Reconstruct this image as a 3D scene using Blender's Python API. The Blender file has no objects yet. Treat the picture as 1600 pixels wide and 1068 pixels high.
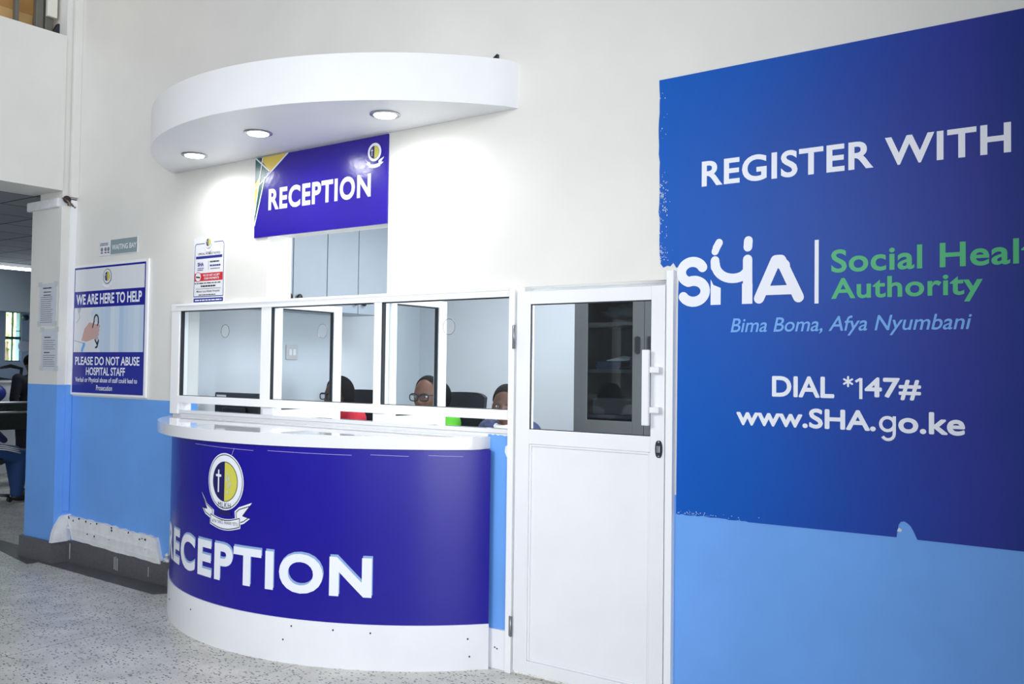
import bpy, bmesh, math, random
from mathutils import Vector, Matrix
random.seed(7)
PI = math.pi
scene = bpy.context.scene
COL = scene.collection

# ------------------------------------------------------------------ camera
YAW, PITCH, ROLL = -0.62993, 0.02916, 0.012852
F = Vector((math.sin(YAW)*math.cos(PITCH), math.cos(YAW)*math.cos(PITCH), math.sin(PITCH)))
r0 = Vector((math.cos(YAW), -math.sin(YAW), 0)); u0 = r0.cross(F)
RV = r0*math.cos(ROLL) + u0*math.sin(ROLL); UV = u0*math.cos(ROLL) - r0*math.sin(ROLL)
cd = bpy.data.cameras.new('camera'); cam = bpy.data.objects.new('camera', cd); COL.objects.link(cam)
M = Matrix((RV, UV, -F)).transposed().to_4x4(); M.translation = Vector((0, -3.9144, 1.55))
cam.matrix_world = M
cd.sensor_width = 36; cd.lens = 1457.43/1600*36; cd.clip_start = .05
scene.camera = cam

# ------------------------------------------------------------------ light
w = bpy.data.worlds.new('world'); scene.world = w; w.use_nodes = True
nt = w.node_tree; nt.nodes.clear()
wo = nt.nodes.new('ShaderNodeOutputWorld'); bg = nt.nodes.new('ShaderNodeBackground')
tc = nt.nodes.new('ShaderNodeTexCoord'); dt = nt.nodes.new('ShaderNodeVectorMath'); dt.operation = 'DOT_PRODUCT'
dt.inputs[1].default_value = Vector((.69, -.71, .07)).normalized()      # the open, daylit side of the hall
rp = nt.nodes.new('ShaderNodeValToRGB')
for k, (d_, v_) in enumerate(((-.6, .11), (.3, .31), (.74, .46), (.9, 1.6), (1., 2.1))):
    e_ = rp.color_ramp.elements[k] if k < 2 else rp.color_ramp.elements.new(1.)
    e_.position = (d_+1)/2; e_.color = (v_*.945, v_*.985, v_*1.05, 1)
mr = nt.nodes.new('ShaderNodeMapRange'); mr.inputs[1].default_value = -1; mr.inputs[2].default_value = 1
nt.links.new(tc.outputs['Generated'], dt.inputs[0]); nt.links.new(dt.outputs['Value'], mr.inputs[0])
nt.links.new(mr.outputs[0], rp.inputs[0]); nt.links.new(rp.outputs[0], bg.inputs[0]); nt.links.new(bg.outputs[0], wo.inputs[0])
bg.inputs[1].default_value = 1.06

def area(name, loc, target, sx, sy, power, col=(1, 1, 1), spread=None):
    l = bpy.data.lights.new(name, 'AREA'); l.shape = 'RECTANGLE'; l.size = sx; l.size_y = sy; l.energy = power; l.color = col
    if spread: l.spread = spread
    o = bpy.data.objects.new(name, l); COL.objects.link(o); o.location = loc
    o.rotation_euler = (Vector(target)-Vector(loc)).to_track_quat('-Z', 'Y').to_euler(); return o
area('hall_centre_fill', (-3.0, -5.2, 3.0), (-2.95, 0, 1.3), 2.0, 1.4, 20, (.96, .985, 1), 1.15)  # added fill lamp, pools light on the middle of the front wall
area('entrance_daylight', (2.5, -5.2, 1.25), (-3.0, 0, 1.0), 3.2, 2.4, 92, (.96, .985, 1))
area('office_top_fill', (-4.0, 1.4, 2.84), (-4.0, 1.4, 0), 1.2, .9, 44, (.92, .96, 1))  # added fill lamp that brightens the office from above, no fitting modelled
area('office_side_fill', (-1.3, .95, 1.65), (-5.95, 1.0, 1.45), 1.0, 1.1, 74, (.93, .97, 1))  # added fill lamp for the office left wall, no window stands here
area('waiting_room_fill', (-12.3, 3.2, 2.7), (-12.3, 1.5, 0), 1.5, 1.5, 34, (.85, .93, 1))  # added fill lamp, lifts the waiting room walls and ceiling
scene.view_settings.view_transform = 'Standard'; scene.view_settings.look = 'None'
scene.view_settings.gamma = 1; scene.view_settings.use_curve_mapping = False
scene.view_settings.exposure = 0.0

# ------------------------------------------------------------------ materials
def lin(c):
    return tuple(((x/255)/12.92 if x/255 <= .04045 else ((x/255+.055)/1.055)**2.4) for x in c)
MATS = {}
def mat(name, rgb, rough=.5, metal=0., spec=.5, var=.0, scale=6., bump=0., bscale=60., emit=None, coat=0.):
    if name in MATS: return MATS[name]
    m = bpy.data.materials.new(name); m.use_nodes = True; t = m.node_tree
    b = t.nodes['Principled BSDF']; c = lin(rgb)
    b.inputs['Base Color'].default_value = (*c, 1); b.inputs['Roughness'].default_value = rough
    b.inputs['Metallic'].default_value = metal; b.inputs['Specular IOR Level'].default_value = spec
    if coat: b.inputs['Coat Weight'].default_value = coat; b.inputs['Coat Roughness'].default_value = .08
    if var or bump:
        co = t.nodes.new('ShaderNodeTexCoord')
    if var:
        n = t.nodes.new('ShaderNodeTexNoise'); n.inputs['Scale'].default_value = scale; n.inputs['Detail'].default_value = 5
        r = t.nodes.new('ShaderNodeValToRGB')
        r.color_ramp.elements[0].position = .3; r.color_ramp.elements[1].position = .7
        r.color_ramp.elements[0].color = (*[x*(1-var) for x in c], 1); r.color_ramp.elements[1].color = (*[min(1, x*(1+var)) for x in c], 1)
        t.links.new(co.outputs['Object'], n.inputs['Vector']); t.links.new(n.outputs['Fac'], r.inputs[0]); t.links.new(r.outputs[0], b.inputs['Base Color'])
    if bump:
        n2 = t.nodes.new('ShaderNodeTexNoise'); n2.inputs['Scale'].default_value = bscale; n2.inputs['Detail'].default_value = 3
        bp = t.nodes.new('ShaderNodeBump'); bp.inputs['Strength'].default_value = bump; bp.inputs['Distance'].default_value = .01
        t.links.new(co.outputs['Object'], n2.inputs['Vector']); t.links.new(n2.outputs['Fac'], bp.inputs['Height']); t.links.new(bp.outputs[0], b.inputs['Normal'])
    if emit:
        b.inputs['Emission Color'].default_value = (*lin(rgb), 1); b.inputs['Emission Strength'].default_value = emit
    MATS[name] = m; return m
WALLW = mat('cream wall paint', (227, 226, 221), .42, spec=.4, var=.03, scale=2.5, bump=.05, bscale=25)
WALLB = mat('blue dado paint', (108, 165, 238), .32, spec=.45, var=.05, scale=3, bump=.05, bscale=25)
WHITE = mat('white gloss paint', (240, 242, 244), .3, spec=.45, var=.02, scale=3)
ALU = mat('white powder coat', (243, 245, 247), .28, spec=.5)
PVC = mat('white door panel', (236, 238, 242), .35, spec=.45, var=.02, scale=4)
LAM = mat('white laminate', (230, 231, 234), .045, spec=.55)
PLIN = mat('white plinth laminate', (238, 240, 245), .25, spec=.5, var=.02)
SOF = mat('canopy white paint', (235, 236, 238), .38, spec=.4, var=.015)
GASK = mat('black rubber gasket', (20, 26, 34), .5)
NAVY = mat('violet blue vinyl', (20, 6, 146), .25, spec=.45, var=.04, scale=4, bump=.03, bscale=9)
SIGNB = mat('royal blue sign vinyl', (38, 18, 152), .2, spec=.5, var=.04, scale=3, bump=.10, bscale=26)
LETW = mat('white vinyl lettering', (236, 240, 250), .35)
LETS = mat('grey blue letter shading', (140, 172, 214), .35)
GREEN = mat('green vinyl lettering', (52, 178, 112), .4)
SKYB = mat('light blue lettering', (104, 168, 238), .4)
GOLD = mat('gold print', (210, 206, 84), .35)
GOLD2 = mat('yellow sign print', (226, 200, 88), .3)
TEAL = mat('dark green sign print', (14, 92, 88), .3)
NAVYD = mat('deep navy print', (24, 18, 92), .3)
INK = mat('black print', (28, 30, 44), .5)
GREYW = mat('pale grey print', (190, 205, 214), .5)
PAPER = mat('white paper', (232, 234, 238), .6)
POSTB = mat('poster blue print', (30, 34, 150), .22, spec=.5)
POSTW = mat('poster white print', (226, 230, 236), .22, spec=.5)
RED = mat('red print', (206, 44, 52), .4)
STEEL = mat('stainless steel', (170, 174, 178), .3, metal=1)
DSTEEL = mat('dark metal', (60, 64, 70), .4, metal=.8)
CABG = mat('dark grey steel cabinet', (84, 87, 88), .45, spec=.4, var=.03)
CUPB = mat('pale grey cupboard laminate', (160, 170, 180), .35, spec=.4, var=.02)
OFFW = mat('office wall paint', (214, 219, 224), .5, var=.03, scale=2)
BLACK = mat('black plastic', (22, 24, 28), .45)
BLACKF = mat('black chair fabric', (26, 32, 42), .75, bump=.3, bscale=300)
SKIN = mat('dark brown skin', (104, 70, 56), .5, spec=.35, var=.06, scale=20)
SKIN2 = mat('deep brown skin', (84, 58, 48), .5, spec=.35, var=.06, scale=20)
HAIR = mat('black hair', (13, 12, 14), .75, spec=.15, bump=.7, bscale=160)
EYEW = mat('eye white', (225, 222, 215), .2)
SKIRT = mat('dark terrazzo skirting', (92, 92, 96), .35, var=.16, scale=60)
WOOD = mat('plywood boards', (186, 140, 84), .6, var=.2, scale=5)
WOOD2 = mat('pale plywood', (205, 168, 112), .6, var=.15, scale=5)
POSTG = mat('grey steel post', (104, 104, 98), .5, metal=.2, var=.1)
PLAST = mat('bare white plaster', (226, 228, 230), .7, var=.08, scale=18, bump=.4, bscale=30)
HOLE = mat('dark crevice', (58, 50, 48), .9)
WCEIL = None

def glass_mat(name, tint=(.93, .96, .97), refl=.05):
    m = bpy.data.materials.new(name); m.use_nodes = True; t = m.node_tree; t.nodes.clear()
    o = t.nodes.new('ShaderNodeOutputMaterial'); mx = t.nodes.new('ShaderNodeMixShader')
    tr = t.nodes.new('ShaderNodeBsdfTransparent'); tr.inputs[0].default_value = (*tint, 1)
    gl = t.nodes.new('ShaderNodeBsdfGlossy'); gl.inputs['Roughness'].default_value = .02
    lw = t.nodes.new('ShaderNodeLayerWeight'); lw.inputs[0].default_value = .5
    pw = t.nodes.new('ShaderNodeMath'); pw.operation = 'POWER'; pw.inputs[1].default_value = 4.5; t.links.new(lw.outputs['Facing'], pw.inputs[0])
    fr = t.nodes.new('ShaderNodeMath'); fr.operation = 'MULTIPLY_ADD'; fr.inputs[1].default_value = .7; fr.inputs[2].default_value = .02; t.links.new(pw.outputs[0], fr.inputs[0])
    t.links.new(fr.outputs[0], mx.inputs[0]); t.links.new(tr.outputs[0], mx.inputs[1]); t.links.new(gl.outputs[0], mx.inputs[2]); t.links.new(mx.outputs[0], o.inputs[0])
    return m
GLASS = glass_mat('clear glass', (.95, .97, .98)); GLASS2 = glass_mat('cabinet glass', (.6, .64, .66))
LENS = glass_mat('spectacle lens', (.9, .93, .95))

def nodes_of(name, rough=.4, spec=.4):
    m = bpy.data.materials.new(name); m.use_nodes = True
    b = m.node_tree.nodes['Principled BSDF']; b.inputs['Roughness'].default_value = rough; b.inputs['Specular IOR Level'].default_value = spec
    return m, m.node_tree, b
def ramp(t, stops):
    r = t.nodes.new('ShaderNodeValToRGB'); e = r.color_ramp.elements
    e[0].position, e[0].color = stops[0][0], (*lin(stops[0][1]), 1); e[1].position, e[1].color = stops[-1][0], (*lin(stops[-1][1]), 1)
    for p, c in stops[1:-1]:
        x = e.new(p); x.color = (*lin(c), 1)
    return r
def mix(t, a, b, fac):
    n = t.nodes.new('ShaderNodeMix'); n.data_type = 'RGBA'
    for k, v in ((6, a), (7, b), (0, fac)):
        if hasattr(v, 'links') or hasattr(v, 'is_linked'): t.links.new(v, n.inputs[k])
        else: n.inputs[k].default_value = v
    return n.outputs[2]
# terrazzo floor: grey ground, dark elongated chips, slab joints
TERR, t, b = nodes_of('grey terrazzo', .32, .4)
co = t.nodes.new('ShaderNodeTexCoord'); mp = t.nodes.new('ShaderNodeMapping'); mp.inputs['Rotation'].default_value = (0, 0, .5); mp.inputs['Scale'].default_value = (1, 1.9, 1)
t.links.new(co.outputs['Object'], mp.inputs[0])
v1 = t.nodes.new('ShaderNodeTexVoronoi'); v1.inputs['Scale'].default_value = 40; t.links.new(mp.outputs[0], v1.inputs['Vector'])
v2 = t.nodes.new('ShaderNodeTexVoronoi'); v2.inputs['Scale'].default_value = 75; t.links.new(co.outputs['Object'], v2.inputs['Vector'])
n1 = t.nodes.new('ShaderNodeTexNoise'); n1.inputs['Scale'].default_value = 5; n1.inputs['Detail'].default_value = 6; t.links.new(co.outputs['Object'], n1.inputs['Vector'])
base = ramp(t, [(.3, (200, 198, 191)), (.7, (230, 227, 219))]); t.links.new(n1.outputs['Fac'], base.inputs[0])
c1 = ramp(t, [(.27, (255,)*3), (.38, (0,)*3)]); t.links.new(v1.outputs['Distance'], c1.inputs[0])
pick = t.nodes.new('ShaderNodeMath'); pick.operation = 'LESS_THAN'; pick.inputs[1].default_value = .5
sp = t.nodes.new('ShaderNodeSeparateColor'); t.links.new(v1.outputs['Color'], sp.inputs[0]); t.links.new(sp.outputs[0], pick.inputs[0])
mu = t.nodes.new('ShaderNodeMath'); mu.operation = 'MULTIPLY'; t.links.new(c1.outputs[0], mu.inputs[0]); t.links.new(pick.outputs[0], mu.inputs[1])
c2 = ramp(t, [(.16, (190,)*3), (.32, (0,)*3)]); t.links.new(v2.outputs['Distance'], c2.inputs[0])
o1 = mix(t, base.outputs[0], (*lin((120, 122, 126)), 1), c2.outputs[0])
o2 = mix(t, o1, (*lin((58, 60, 66)), 1), mu.outputs[0])
br = t.nodes.new('ShaderNodeTexBrick'); br.offset = 0; br.inputs['Scale'].default_value = 1; br.inputs['Brick Width'].default_value = 1.3; br.inputs['Row Height'].default_value = 40
br.inputs['Mortar Size'].default_value = .004; br.inputs['Color1'].default_value = br.inputs['Color2'].default_value = (0, 0, 0, 1); br.inputs['Mortar'].default_value = (.55, .55, .55, 1)
mp2 = t.nodes.new('ShaderNodeMapping'); mp2.inputs['Location'].default_value = (6.38, 20, 0); t.links.new(co.outputs['Object'], mp2.inputs[0]); t.links.new(mp2.outputs[0], br.inputs['Vector'])
o3 = mix(t, o2, (*lin((70, 72, 76)), 1), br.outputs['Color'])
t.links.new(o3, b.inputs['Base Color'])
# printed blue banner: bright blue left, violet and navy cloud right, partly painted-in light falloff
BANB, t, b = nodes_of('printed blue banner', .4, .2)
co = t.nodes.new('ShaderNodeTexCoord'); se = t.nodes.new('ShaderNodeSeparateXYZ'); t.links.new(co.outputs['Object'], se.inputs[0])
n1 = t.nodes.new('ShaderNodeTexNoise'); n1.inputs['Scale'].default_value = 1.3; n1.inputs['Detail'].default_value = 3; t.links.new(co.outputs['Object'], n1.inputs['Vector'])
ad = t.nodes.new('ShaderNodeMath'); ad.operation = 'MULTIPLY_ADD'; ad.inputs[1].default_value = .30; t.links.new(n1.outputs['Fac'], ad.inputs[0])
mr2 = t.nodes.new('ShaderNodeMapRange'); mr2.inputs[1].default_value = -1.0; mr2.inputs[2].default_value = .7; mr2.inputs[4].default_value = .85; mr2.clamp = True; t.links.new(se.outputs[0], mr2.inputs[0]); t.links.new(mr2.outputs[0], ad.inputs[2])
rb = ramp(t, [(.05, (6, 92, 190)), (.35, (12, 84, 180)), (.6, (30, 68, 164)), (.82, (42, 52, 146)), (1., (10, 46, 124))]); t.links.new(ad.outputs[0], rb.inputs[0])
t.links.new(rb.outputs[0], b.inputs['Base Color'])
# dull tiled ceiling of the waiting room
TILE, t, b = nodes_of('grey ceiling tiles', .8, .2)
co = t.nodes.new('ShaderNodeTexCoord'); br = t.nodes.new('ShaderNodeTexBrick'); br.offset = 0; br.inputs['Scale'].default_value = 1; br.inputs['Brick Width'].default_value = .6; br.inputs['Row Height'].default_value = .6
br.inputs['Mortar Size'].default_value = .012; br.inputs['Color1'].default_value = (*lin((168, 174, 178)), 1); br.inputs['Color2'].default_value = (*lin((158, 164, 170)), 1); br.inputs['Mortar'].default_value = (*lin((90, 96, 104)), 1)
t.links.new(co.outputs['Object'], br.inputs['Vector']); t.links.new(br.outputs['Color'], b.inputs['Base Color'])
LEAF = mat('green leaves', (126, 178, 66), .6, var=.4, scale=3)

# ------------------------------------------------------------------ building helpers
def root_loc(o):
    l = Vector((0, 0, 0))
    while o is not None: l += o.location; o = o.parent
    return l
def finish(name, bm, mats, parent=None, loc=None, smooth=False, local=False):
    if not isinstance(mats, (list, tuple)): mats = [mats]
    me = bpy.data.meshes.new(name)
    base = Vector(loc) if loc is not None else (root_loc(parent) if parent else Vector((0, 0, 0)))
    if not local: bmesh.ops.translate(bm, vec=-base, verts=bm.verts)
    bm.to_mesh(me); bm.free()
    for m in mats: me.materials.append(m)
    if smooth:
        me.polygons.foreach_set('use_smooth', [True]*len(me.polygons))
        try: me.set_sharp_from_angle(angle=.7)
        except Exception: pass
    o = bpy.data.objects.new(name, me); COL.objects.link(o)
    if parent: o.parent = parent
    elif loc is not None: o.location = loc
    return o
def thing(name, label, cat, loc=(0, 0, 0), group=None, rz=0., kind=None):
    o = bpy.data.objects.new(name, None); COL.objects.link(o); o.location = loc; o.rotation_euler[2] = rz
    o.empty_display_size = .1
    return tag(o, label, cat, group, kind)
def tag(o, label, cat, group=None, kind=None):
    if label: o['label'] = label
    if cat: o['category'] = cat
    if group: o['group'] = group
    if label: o['kind'] = kind or 'thing'
    return o
def struct(o, label=None, cat=None): return tag(o, label, cat, None, 'structure')
def box(bm, x0, x1, y0, y1, z0, z1, bev=0., mi=0, rot=None):
    r = bmesh.ops.create_cube(bm, size=1); vs = r['verts']
    for v in vs: v.co = Vector(((x0+x1)/2+v.co.x*(x1-x0), (y0+y1)/2+v.co.y*(y1-y0), (z0+z1)/2+v.co.z*(z1-z0)))
    fs = set(f for v in vs for f in v.link_faces)
    if bev:
        es = list(set(e for v in vs for e in v.link_edges))
        rr = bmesh.ops.bevel(bm, geom=es, offset=bev, segments=2, affect='EDGES', profile=.5)
        fs = set(rr['faces']) | set(f for f in fs if f.is_valid)
    for f in fs: f.material_index = mi
    if rot:
        vv = set(v for f in fs for v in f.verts); bmesh.ops.transform(bm, matrix=rot, verts=list(vv))
    return fs
def prism(bm, pts, z0, z1, mi=0, bev=0.):          # pts in XY, extruded in Z
    a = [bm.verts.new((x, y, z0)) for x, y in pts]; c = [bm.verts.new((x, y, z1)) for x, y in pts]
    n = len(pts); fs = [bm.faces.new(a[::-1]), bm.faces.new(c)]
    for i in range(n): fs.append(bm.faces.new((a[i], a[(i+1) % n], c[(i+1) % n], c[i])))
    for f in fs: f.material_index = mi
    if bev:
        es = [e for e in fs[0].edges]+[e for e in fs[1].edges]
        bmesh.ops.bevel(bm, geom=es, offset=bev, segments=2, affect='EDGES', profile=.5)
    return fs
def prism_xz(bm, pts, y0, y1, mi=0):
    a = [bm.verts.new((x, y0, z)) for x, z in pts]; c = [bm.verts.new((x, y1, z)) for x, z in pts]
    n = len(pts); fs = [bm.faces.new(a), bm.faces.new(c[::-1])]
    for i in range(n): fs.append(bm.faces.new((a[(i+1) % n], a[i], c[i], c[(i+1) % n])))
    for f in fs: f.material_index = mi
    bmesh.ops.recalc_face_normals(bm, faces=fs); return fs
def tube(bm, pts, r, n=10, mi=0, closed=False, taper=None):
    pts = [Vector(p) for p in pts]; N = len(pts); rings = []
    up = None
    for i, p in enumerate(pts):
        if closed: d = pts[(i+1) % N]-pts[i-1]
        else: d = pts[min(i+1, N-1)]-pts[max(i-1, 0)]
        d.normalize()
        if up is None: up = d.orthogonal().normalized()
        up = (up-d*up.dot(d)).normalized(); s = d.cross(up)
        rr = r if taper is None else taper[i]
        rings.append([bm.verts.new(p+(up*math.cos(2*PI*k/n)+s*math.sin(2*PI*k/n))*rr) for k in range(n)])
    for i in range(N if closed else N-1):
        A, B = rings[i], rings[(i+1) % N]
        for k in range(n): f = bm.faces.new((A[k], A[(k+1) % n], B[(k+1) % n], B[k])); f.material_index = mi; f.smooth = True
    if not closed:
        f = bm.faces.new(rings[0][::-1]); f.material_index = mi
        f = bm.faces.new(rings[-1]); f.material_index = mi
def lathe(bm, prof, c, n=32, mi=0, axis='Z'):
    rings = []
    def P(r, h, k):
        a = 2*PI*k/n
        if axis == 'Z': return Vector(c)+Vector((r*math.cos(a), r*math.sin(a), h))
        if axis == 'Y': return Vector(c)+Vector((r*math.cos(a), h, r*math.sin(a)))
        return Vector(c)+Vector((h, r*math.cos(a), r*math.sin(a)))
    for r, h in prof: rings.append([bm.verts.new(P(max(r, 1e-4), h, k)) for k in range(n)])
    fs = []
    for A, B in zip(rings, rings[1:]):
        for k in range(n): fs.append(bm.faces.new((A[k], A[(k+1) % n], B[(k+1) % n], B[k])))
    fs.append(bm.faces.new(rings[0][::-1])); fs.append(bm.faces.new(rings[-1]))
    for f in fs: f.material_index = mi; f.smooth = True
    bmesh.ops.recalc_face_normals(bm, faces=fs)
def ellipsoid(bm, c, r, n=20, mi=0):
    res = bmesh.ops.create_uvsphere(bm, u_segments=n, v_segments=max(8, n*2//3), radius=1)
    for v in res['verts']: v.co = Vector(c)+Vector((v.co.x*r[0], v.co.y*r[1], v.co.z*r[2]))
    for f in set(f for v in res['verts'] for f in v.link_faces): f.material_index = mi; f.smooth = True
    return res['verts']
def bx(name, m, parent, dims, bev=.003, loc=None):
    bm = bmesh.new(); box(bm, *dims, bev=bev); return finish(name, bm, m, parent, loc)

# flat printed artwork, mapped on a wall or round a drum
_txt = {}
def text2d(s, bold=0., shear=0., sp=1.):
    k = (s, bold, shear, sp)
    if k in _txt: return _txt[k]
    c = bpy.data.curves.new('txt', 'FONT'); c.body = s; c.offset = bold; c.shear = shear; c.resolution_u = 5; c.space_character = sp
    o = bpy.data.objects.new('txt', c); COL.objects.link(o)
    dg = bpy.context.evaluated_depsgraph_get(); ev = o.evaluated_get(dg); me = ev.to_mesh()
    vs = [(v.co.x, v.co.y) for v in me.vertices]; ps = [tuple(p.vertices) for p in me.polygons]
    ev.to_mesh_clear(); bpy.data.objects.remove(o); bpy.data.curves.remove(c)
    x0 = min(v[0] for v in vs); x1 = max(v[0] for v in vs); y0 = min(v[1] for v in vs); y1 = max(v[1] for v in vs)
    _txt[k] = ([((x-x0)/(x1-x0), (y-y0)/(y1-y0)) for x, y in vs], ps); return _txt[k]
STEP = .0007
class Art:
    def __init__(self): self.bm = bmesh.new(); self.mats = []; self.n = 0
    def mi(self, m):
        if m not in self.mats: self.mats.append(m)
        return self.mats.index(m)
    def poly(self, pts, m, layer=1):
        layer += self.n*.004; self.n += 1
        vs = [self.bm.verts.new((u, v, layer)) for u, v in pts]
        f = self.bm.faces.new(vs); f.material_index = self.mi(m)
        f.normal_update()
        if f.normal.z < 0: f.normal_flip()
        if len(pts) > 4: bmesh.ops.triangulate(self.bm, faces=[f])
    def rect(self, u0, u1, v0, v1, m, layer=1): self.poly([(u0, v0), (u1, v0), (u1, v1), (u0, v1)], m, layer)
    def ring(self, cu, cv, r0, r1, m, layer=1, n=48, a0=0, a1=2*PI, sx=1.):
        layer += self.n*.004; self.n += 1
        i = self.mi(m); P = lambda r, a: self.bm.verts.new((cu+r*math.cos(a)*sx, cv+r*math.sin(a), layer))
        for k in range(n):
            a = a0+(a1-a0)*k/n; c = a0+(a1-a0)*(k+1)/n
            f = self.bm.faces.new((P(r0, a), P(r1, a), P(r1, c), P(r0, c)) if r0 > 0 else (P(0, a), P(r1, a), P(r1, c))); f.material_index = i
    def stroke(self, pts, wd, m, layer=1, cap=True):
        for (x0, y0), (x1, y1) in zip(pts, pts[1:]):
            d = math.hypot(x1-x0, y1-y0) or 1; nx, ny = -(y1-y0)/d*wd/2, (x1-x0)/d*wd/2
            self.poly([(x0-nx, y0-ny), (x1-nx, y1-ny), (x1+nx, y1+ny), (x0+nx, y0+ny)], m, layer)
        if cap:
            for x, y in pts: self.ring(x, y, 0, wd/2, m, layer, 14)
    def text(self, s, u0, u1, v0, v1, m, layer=1, bold=0., shear=0., sp=1., dup=0.):
        if dup:                                                      # heavier weight: the same outline laid again a hair to each side
            for k, (a, b_) in enumerate(((-1, 0), (1, 0), (0, -1), (0, 1), (-.7, .7), (.7, -.7), (.7, .7), (-.7, -.7))): self.text(s, u0+dup+a*dup, u1-dup+a*dup, v0+dup+b_*dup, v1-dup+b_*dup, m, layer+.05*k, bold, shear, sp)
            return
        vs, ps = text2d(s, bold, shear, sp); i = self.mi(m)
        V = [self.bm.verts.new((u0+x*(u1-u0), v0+y*(v1-v0), layer)) for x, y in vs]
        for p in ps:
            try: f = self.bm.faces.new([V[k] for k in p])
            except ValueError: continue
            f.material_index = i; f.normal_update()
            if f.normal.z < 0: f.normal_flip()
    def lines(self, u0, u1, v, n, dv, h, m, layer=1):      # print too small to read
        for k in range(n):
            u = u0
            e = u1-random.random()*(u1-u0)*.2
            while u < e:
                l = (u1-u0)*random.uniform(.05, .16); self.rect(u, min(u+l, e), v-k*dv, v-k*dv+h, m, layer); u += l+(u1-u0)*.025
    def build(self, name, parent, mapf, cut=None, loc=None):
        bm = self.bm
        if cut:
            us = [v.co.x for v in bm.verts]; u = math.floor(min(us)/cut)*cut
            while u < max(us):
                bmesh.ops.bisect_plane(bm, geom=bm.verts[:]+bm.edges[:]+bm.faces[:], plane_co=(u, 0, 0), plane_no=(1, 0, 0)); u += cut
        for v in bm.verts: v.co = Vector(mapf(v.co.x, v.co.y, v.co.z))
        return finish(name, bm, self.mats, parent, loc)
def wallmap(y): return lambda u, v, l: (u, y-l*STEP, v)
def drum(cx, cy, R): return lambda u, v, l: (cx+(R+l*STEP)*math.sin(u/R), cy-(R+l*STEP)*math.cos(u/R), v)
def jag(p, q, n, amp):
    out = []
    for k in range(n):
        s = k/n; j = amp*random.uniform(-1, 1) if k else 0
        dx, dy = q[0]-p[0], q[1]-p[1]; L = math.hypot(dx, dy)
        out.append((p[0]+dx*s-dy/L*j, p[1]+dy*s+dx/L*j))
    return out
def emblem(A, cu, cv, s, L=1, detail=True):
    """crest: ring, half navy half gold roundel, cross, ribbon; s = 1 is a 0.156 m radius"""
    R = .156*s
    rib = lambda pts: [(cu+x*s, cv+y*s) for x, y in pts]
    lw = .007*s
    tails = ([(-.235, -.075), (-.175, -.135), (-.10, -.165), (-.10, -.225), (-.19, -.195), (-.222, -.165), (-.17, -.165)],
             [(.218, -.098), (.12, -.13), (.085, -.155), (.095, -.235), (.16, -.215), (.205, -.185), (.15, -.175)])
    for p in tails:
        A.poly(rib(p), LETW, L)
        if detail:
            c = (sum(x for x, _ in p)/len(p), sum(y for _, y in p)/len(p))
            q = [(c[0]+(x-c[0])*.80, c[1]+(y-c[1])*.74) for x, y in p]; A.stroke(rib(q+[q[0]]), lw*.7, INK, L+1, False)
    mid = [(-.135+.27*k/12, -.182-.022*math.sin(PI*k/12)) for k in range(13)]; low = [(x, y-.062) for x, y in mid[::-1]]
    A.poly(rib(mid+low), LETW, L+2)
    if detail:
        m2 = [(x*.95, y-.007) for x, y in mid]; l2 = [(x*.95, y+.007) for x, y in low]; A.stroke(rib(m2+l2+[m2[0]]), lw*.7, INK, L+3, False)
        A.text('AFYA YAKO, FAHARI YETU', cu-.115*s, cu+.115*s, cv-.236*s, cv-.214*s, INK, L+3, 0., 0., 1.1)
        A.rect(cu-.06*s, cu+.06*s, cv-.183*s, cv-.158*s, NAVYD, L+3)
    A.ring(cu, cv, 0, R, LETW, L+4, 56)
    if detail: A.ring(cu, cv, R*.925, R*.955, INK, L+5, 56)
    A.ring(cu, cv, 0, R*.705, INK, L+5, 48)
    A.ring(cu, cv, 0, R*.68, NAVYD, L+6, 32, PI/2, 3*PI/2); A.ring(cu, cv, 0, R*.68, GOLD, L+6, 32, -PI/2, PI/2)
    A.rect(cu-.060*s, cu-.048*s, cv-.062*s, cv+.062*s, LETW, L+7); A.rect(cu-.079*s, cu-.030*s, cv+.024*s, cv+.037*s, LETW, L+7)
    rs = random.Random(3)
    for k in range(16 if detail else 5):          # pale figure on the gold half
        x, y = .036+rs.uniform(-.02, .02), rs.uniform(-.06, .05); q = rs.uniform(.004, .011)
        A.ring(cu+x*s, cv+y*s, 0, q*s, GREYW, L+7+(k % 3)*.3, 6, 0, 2*PI, .6)
    if detail: A.text('MLKH', cu-.055*s, cu+.055*s, cv-.142*s, cv-.114*s, INK, L+6, 0., 0., 1.15)

# ================================================================== SETTING
OT = -.16          # outer skirting line in front of the pier
bm = bmesh.new(); box(bm, -17, 4.5, -9, 6, -.1, 0); struct(finish('floor', bm, TERR), 'speckled grey terrazzo floor', 'floor')
# front wall: white above, blue below
bm = bmesh.new(); T = .2
def wl(x0, x1, z0, z1, mi=0, y1=T): box(bm, x0, x1, 0, y1, z0, z1, mi=mi)
wl(-7.15, -5.80, 0, 1.296, 1); wl(-7.15, -5.80, 1.296, 5.2)
wl(-5.80, -4.817, 1.975, 5.2); wl(-3.752, 4.5, 2.02, 5.2); wl(-4.817, -3.752, 2.40, 5.2)
wl(-3.752, -2.838, 1.975, 2.02); wl(-2.838, -1.92, 1.975, 2.02)
box(bm, -5.80, -2.838, 0, T, 0, 1.214, mi=2)                         # low wall behind the counter
wl(-1.92, 4.5, 0, .985, 1); wl(-1.92, 4.5, .985, 2.02)
struct(finish('wall_front', bm, [WALLW, WALLB, WHITE]), 'white front wall with a blue lower band', 'wall')
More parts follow.
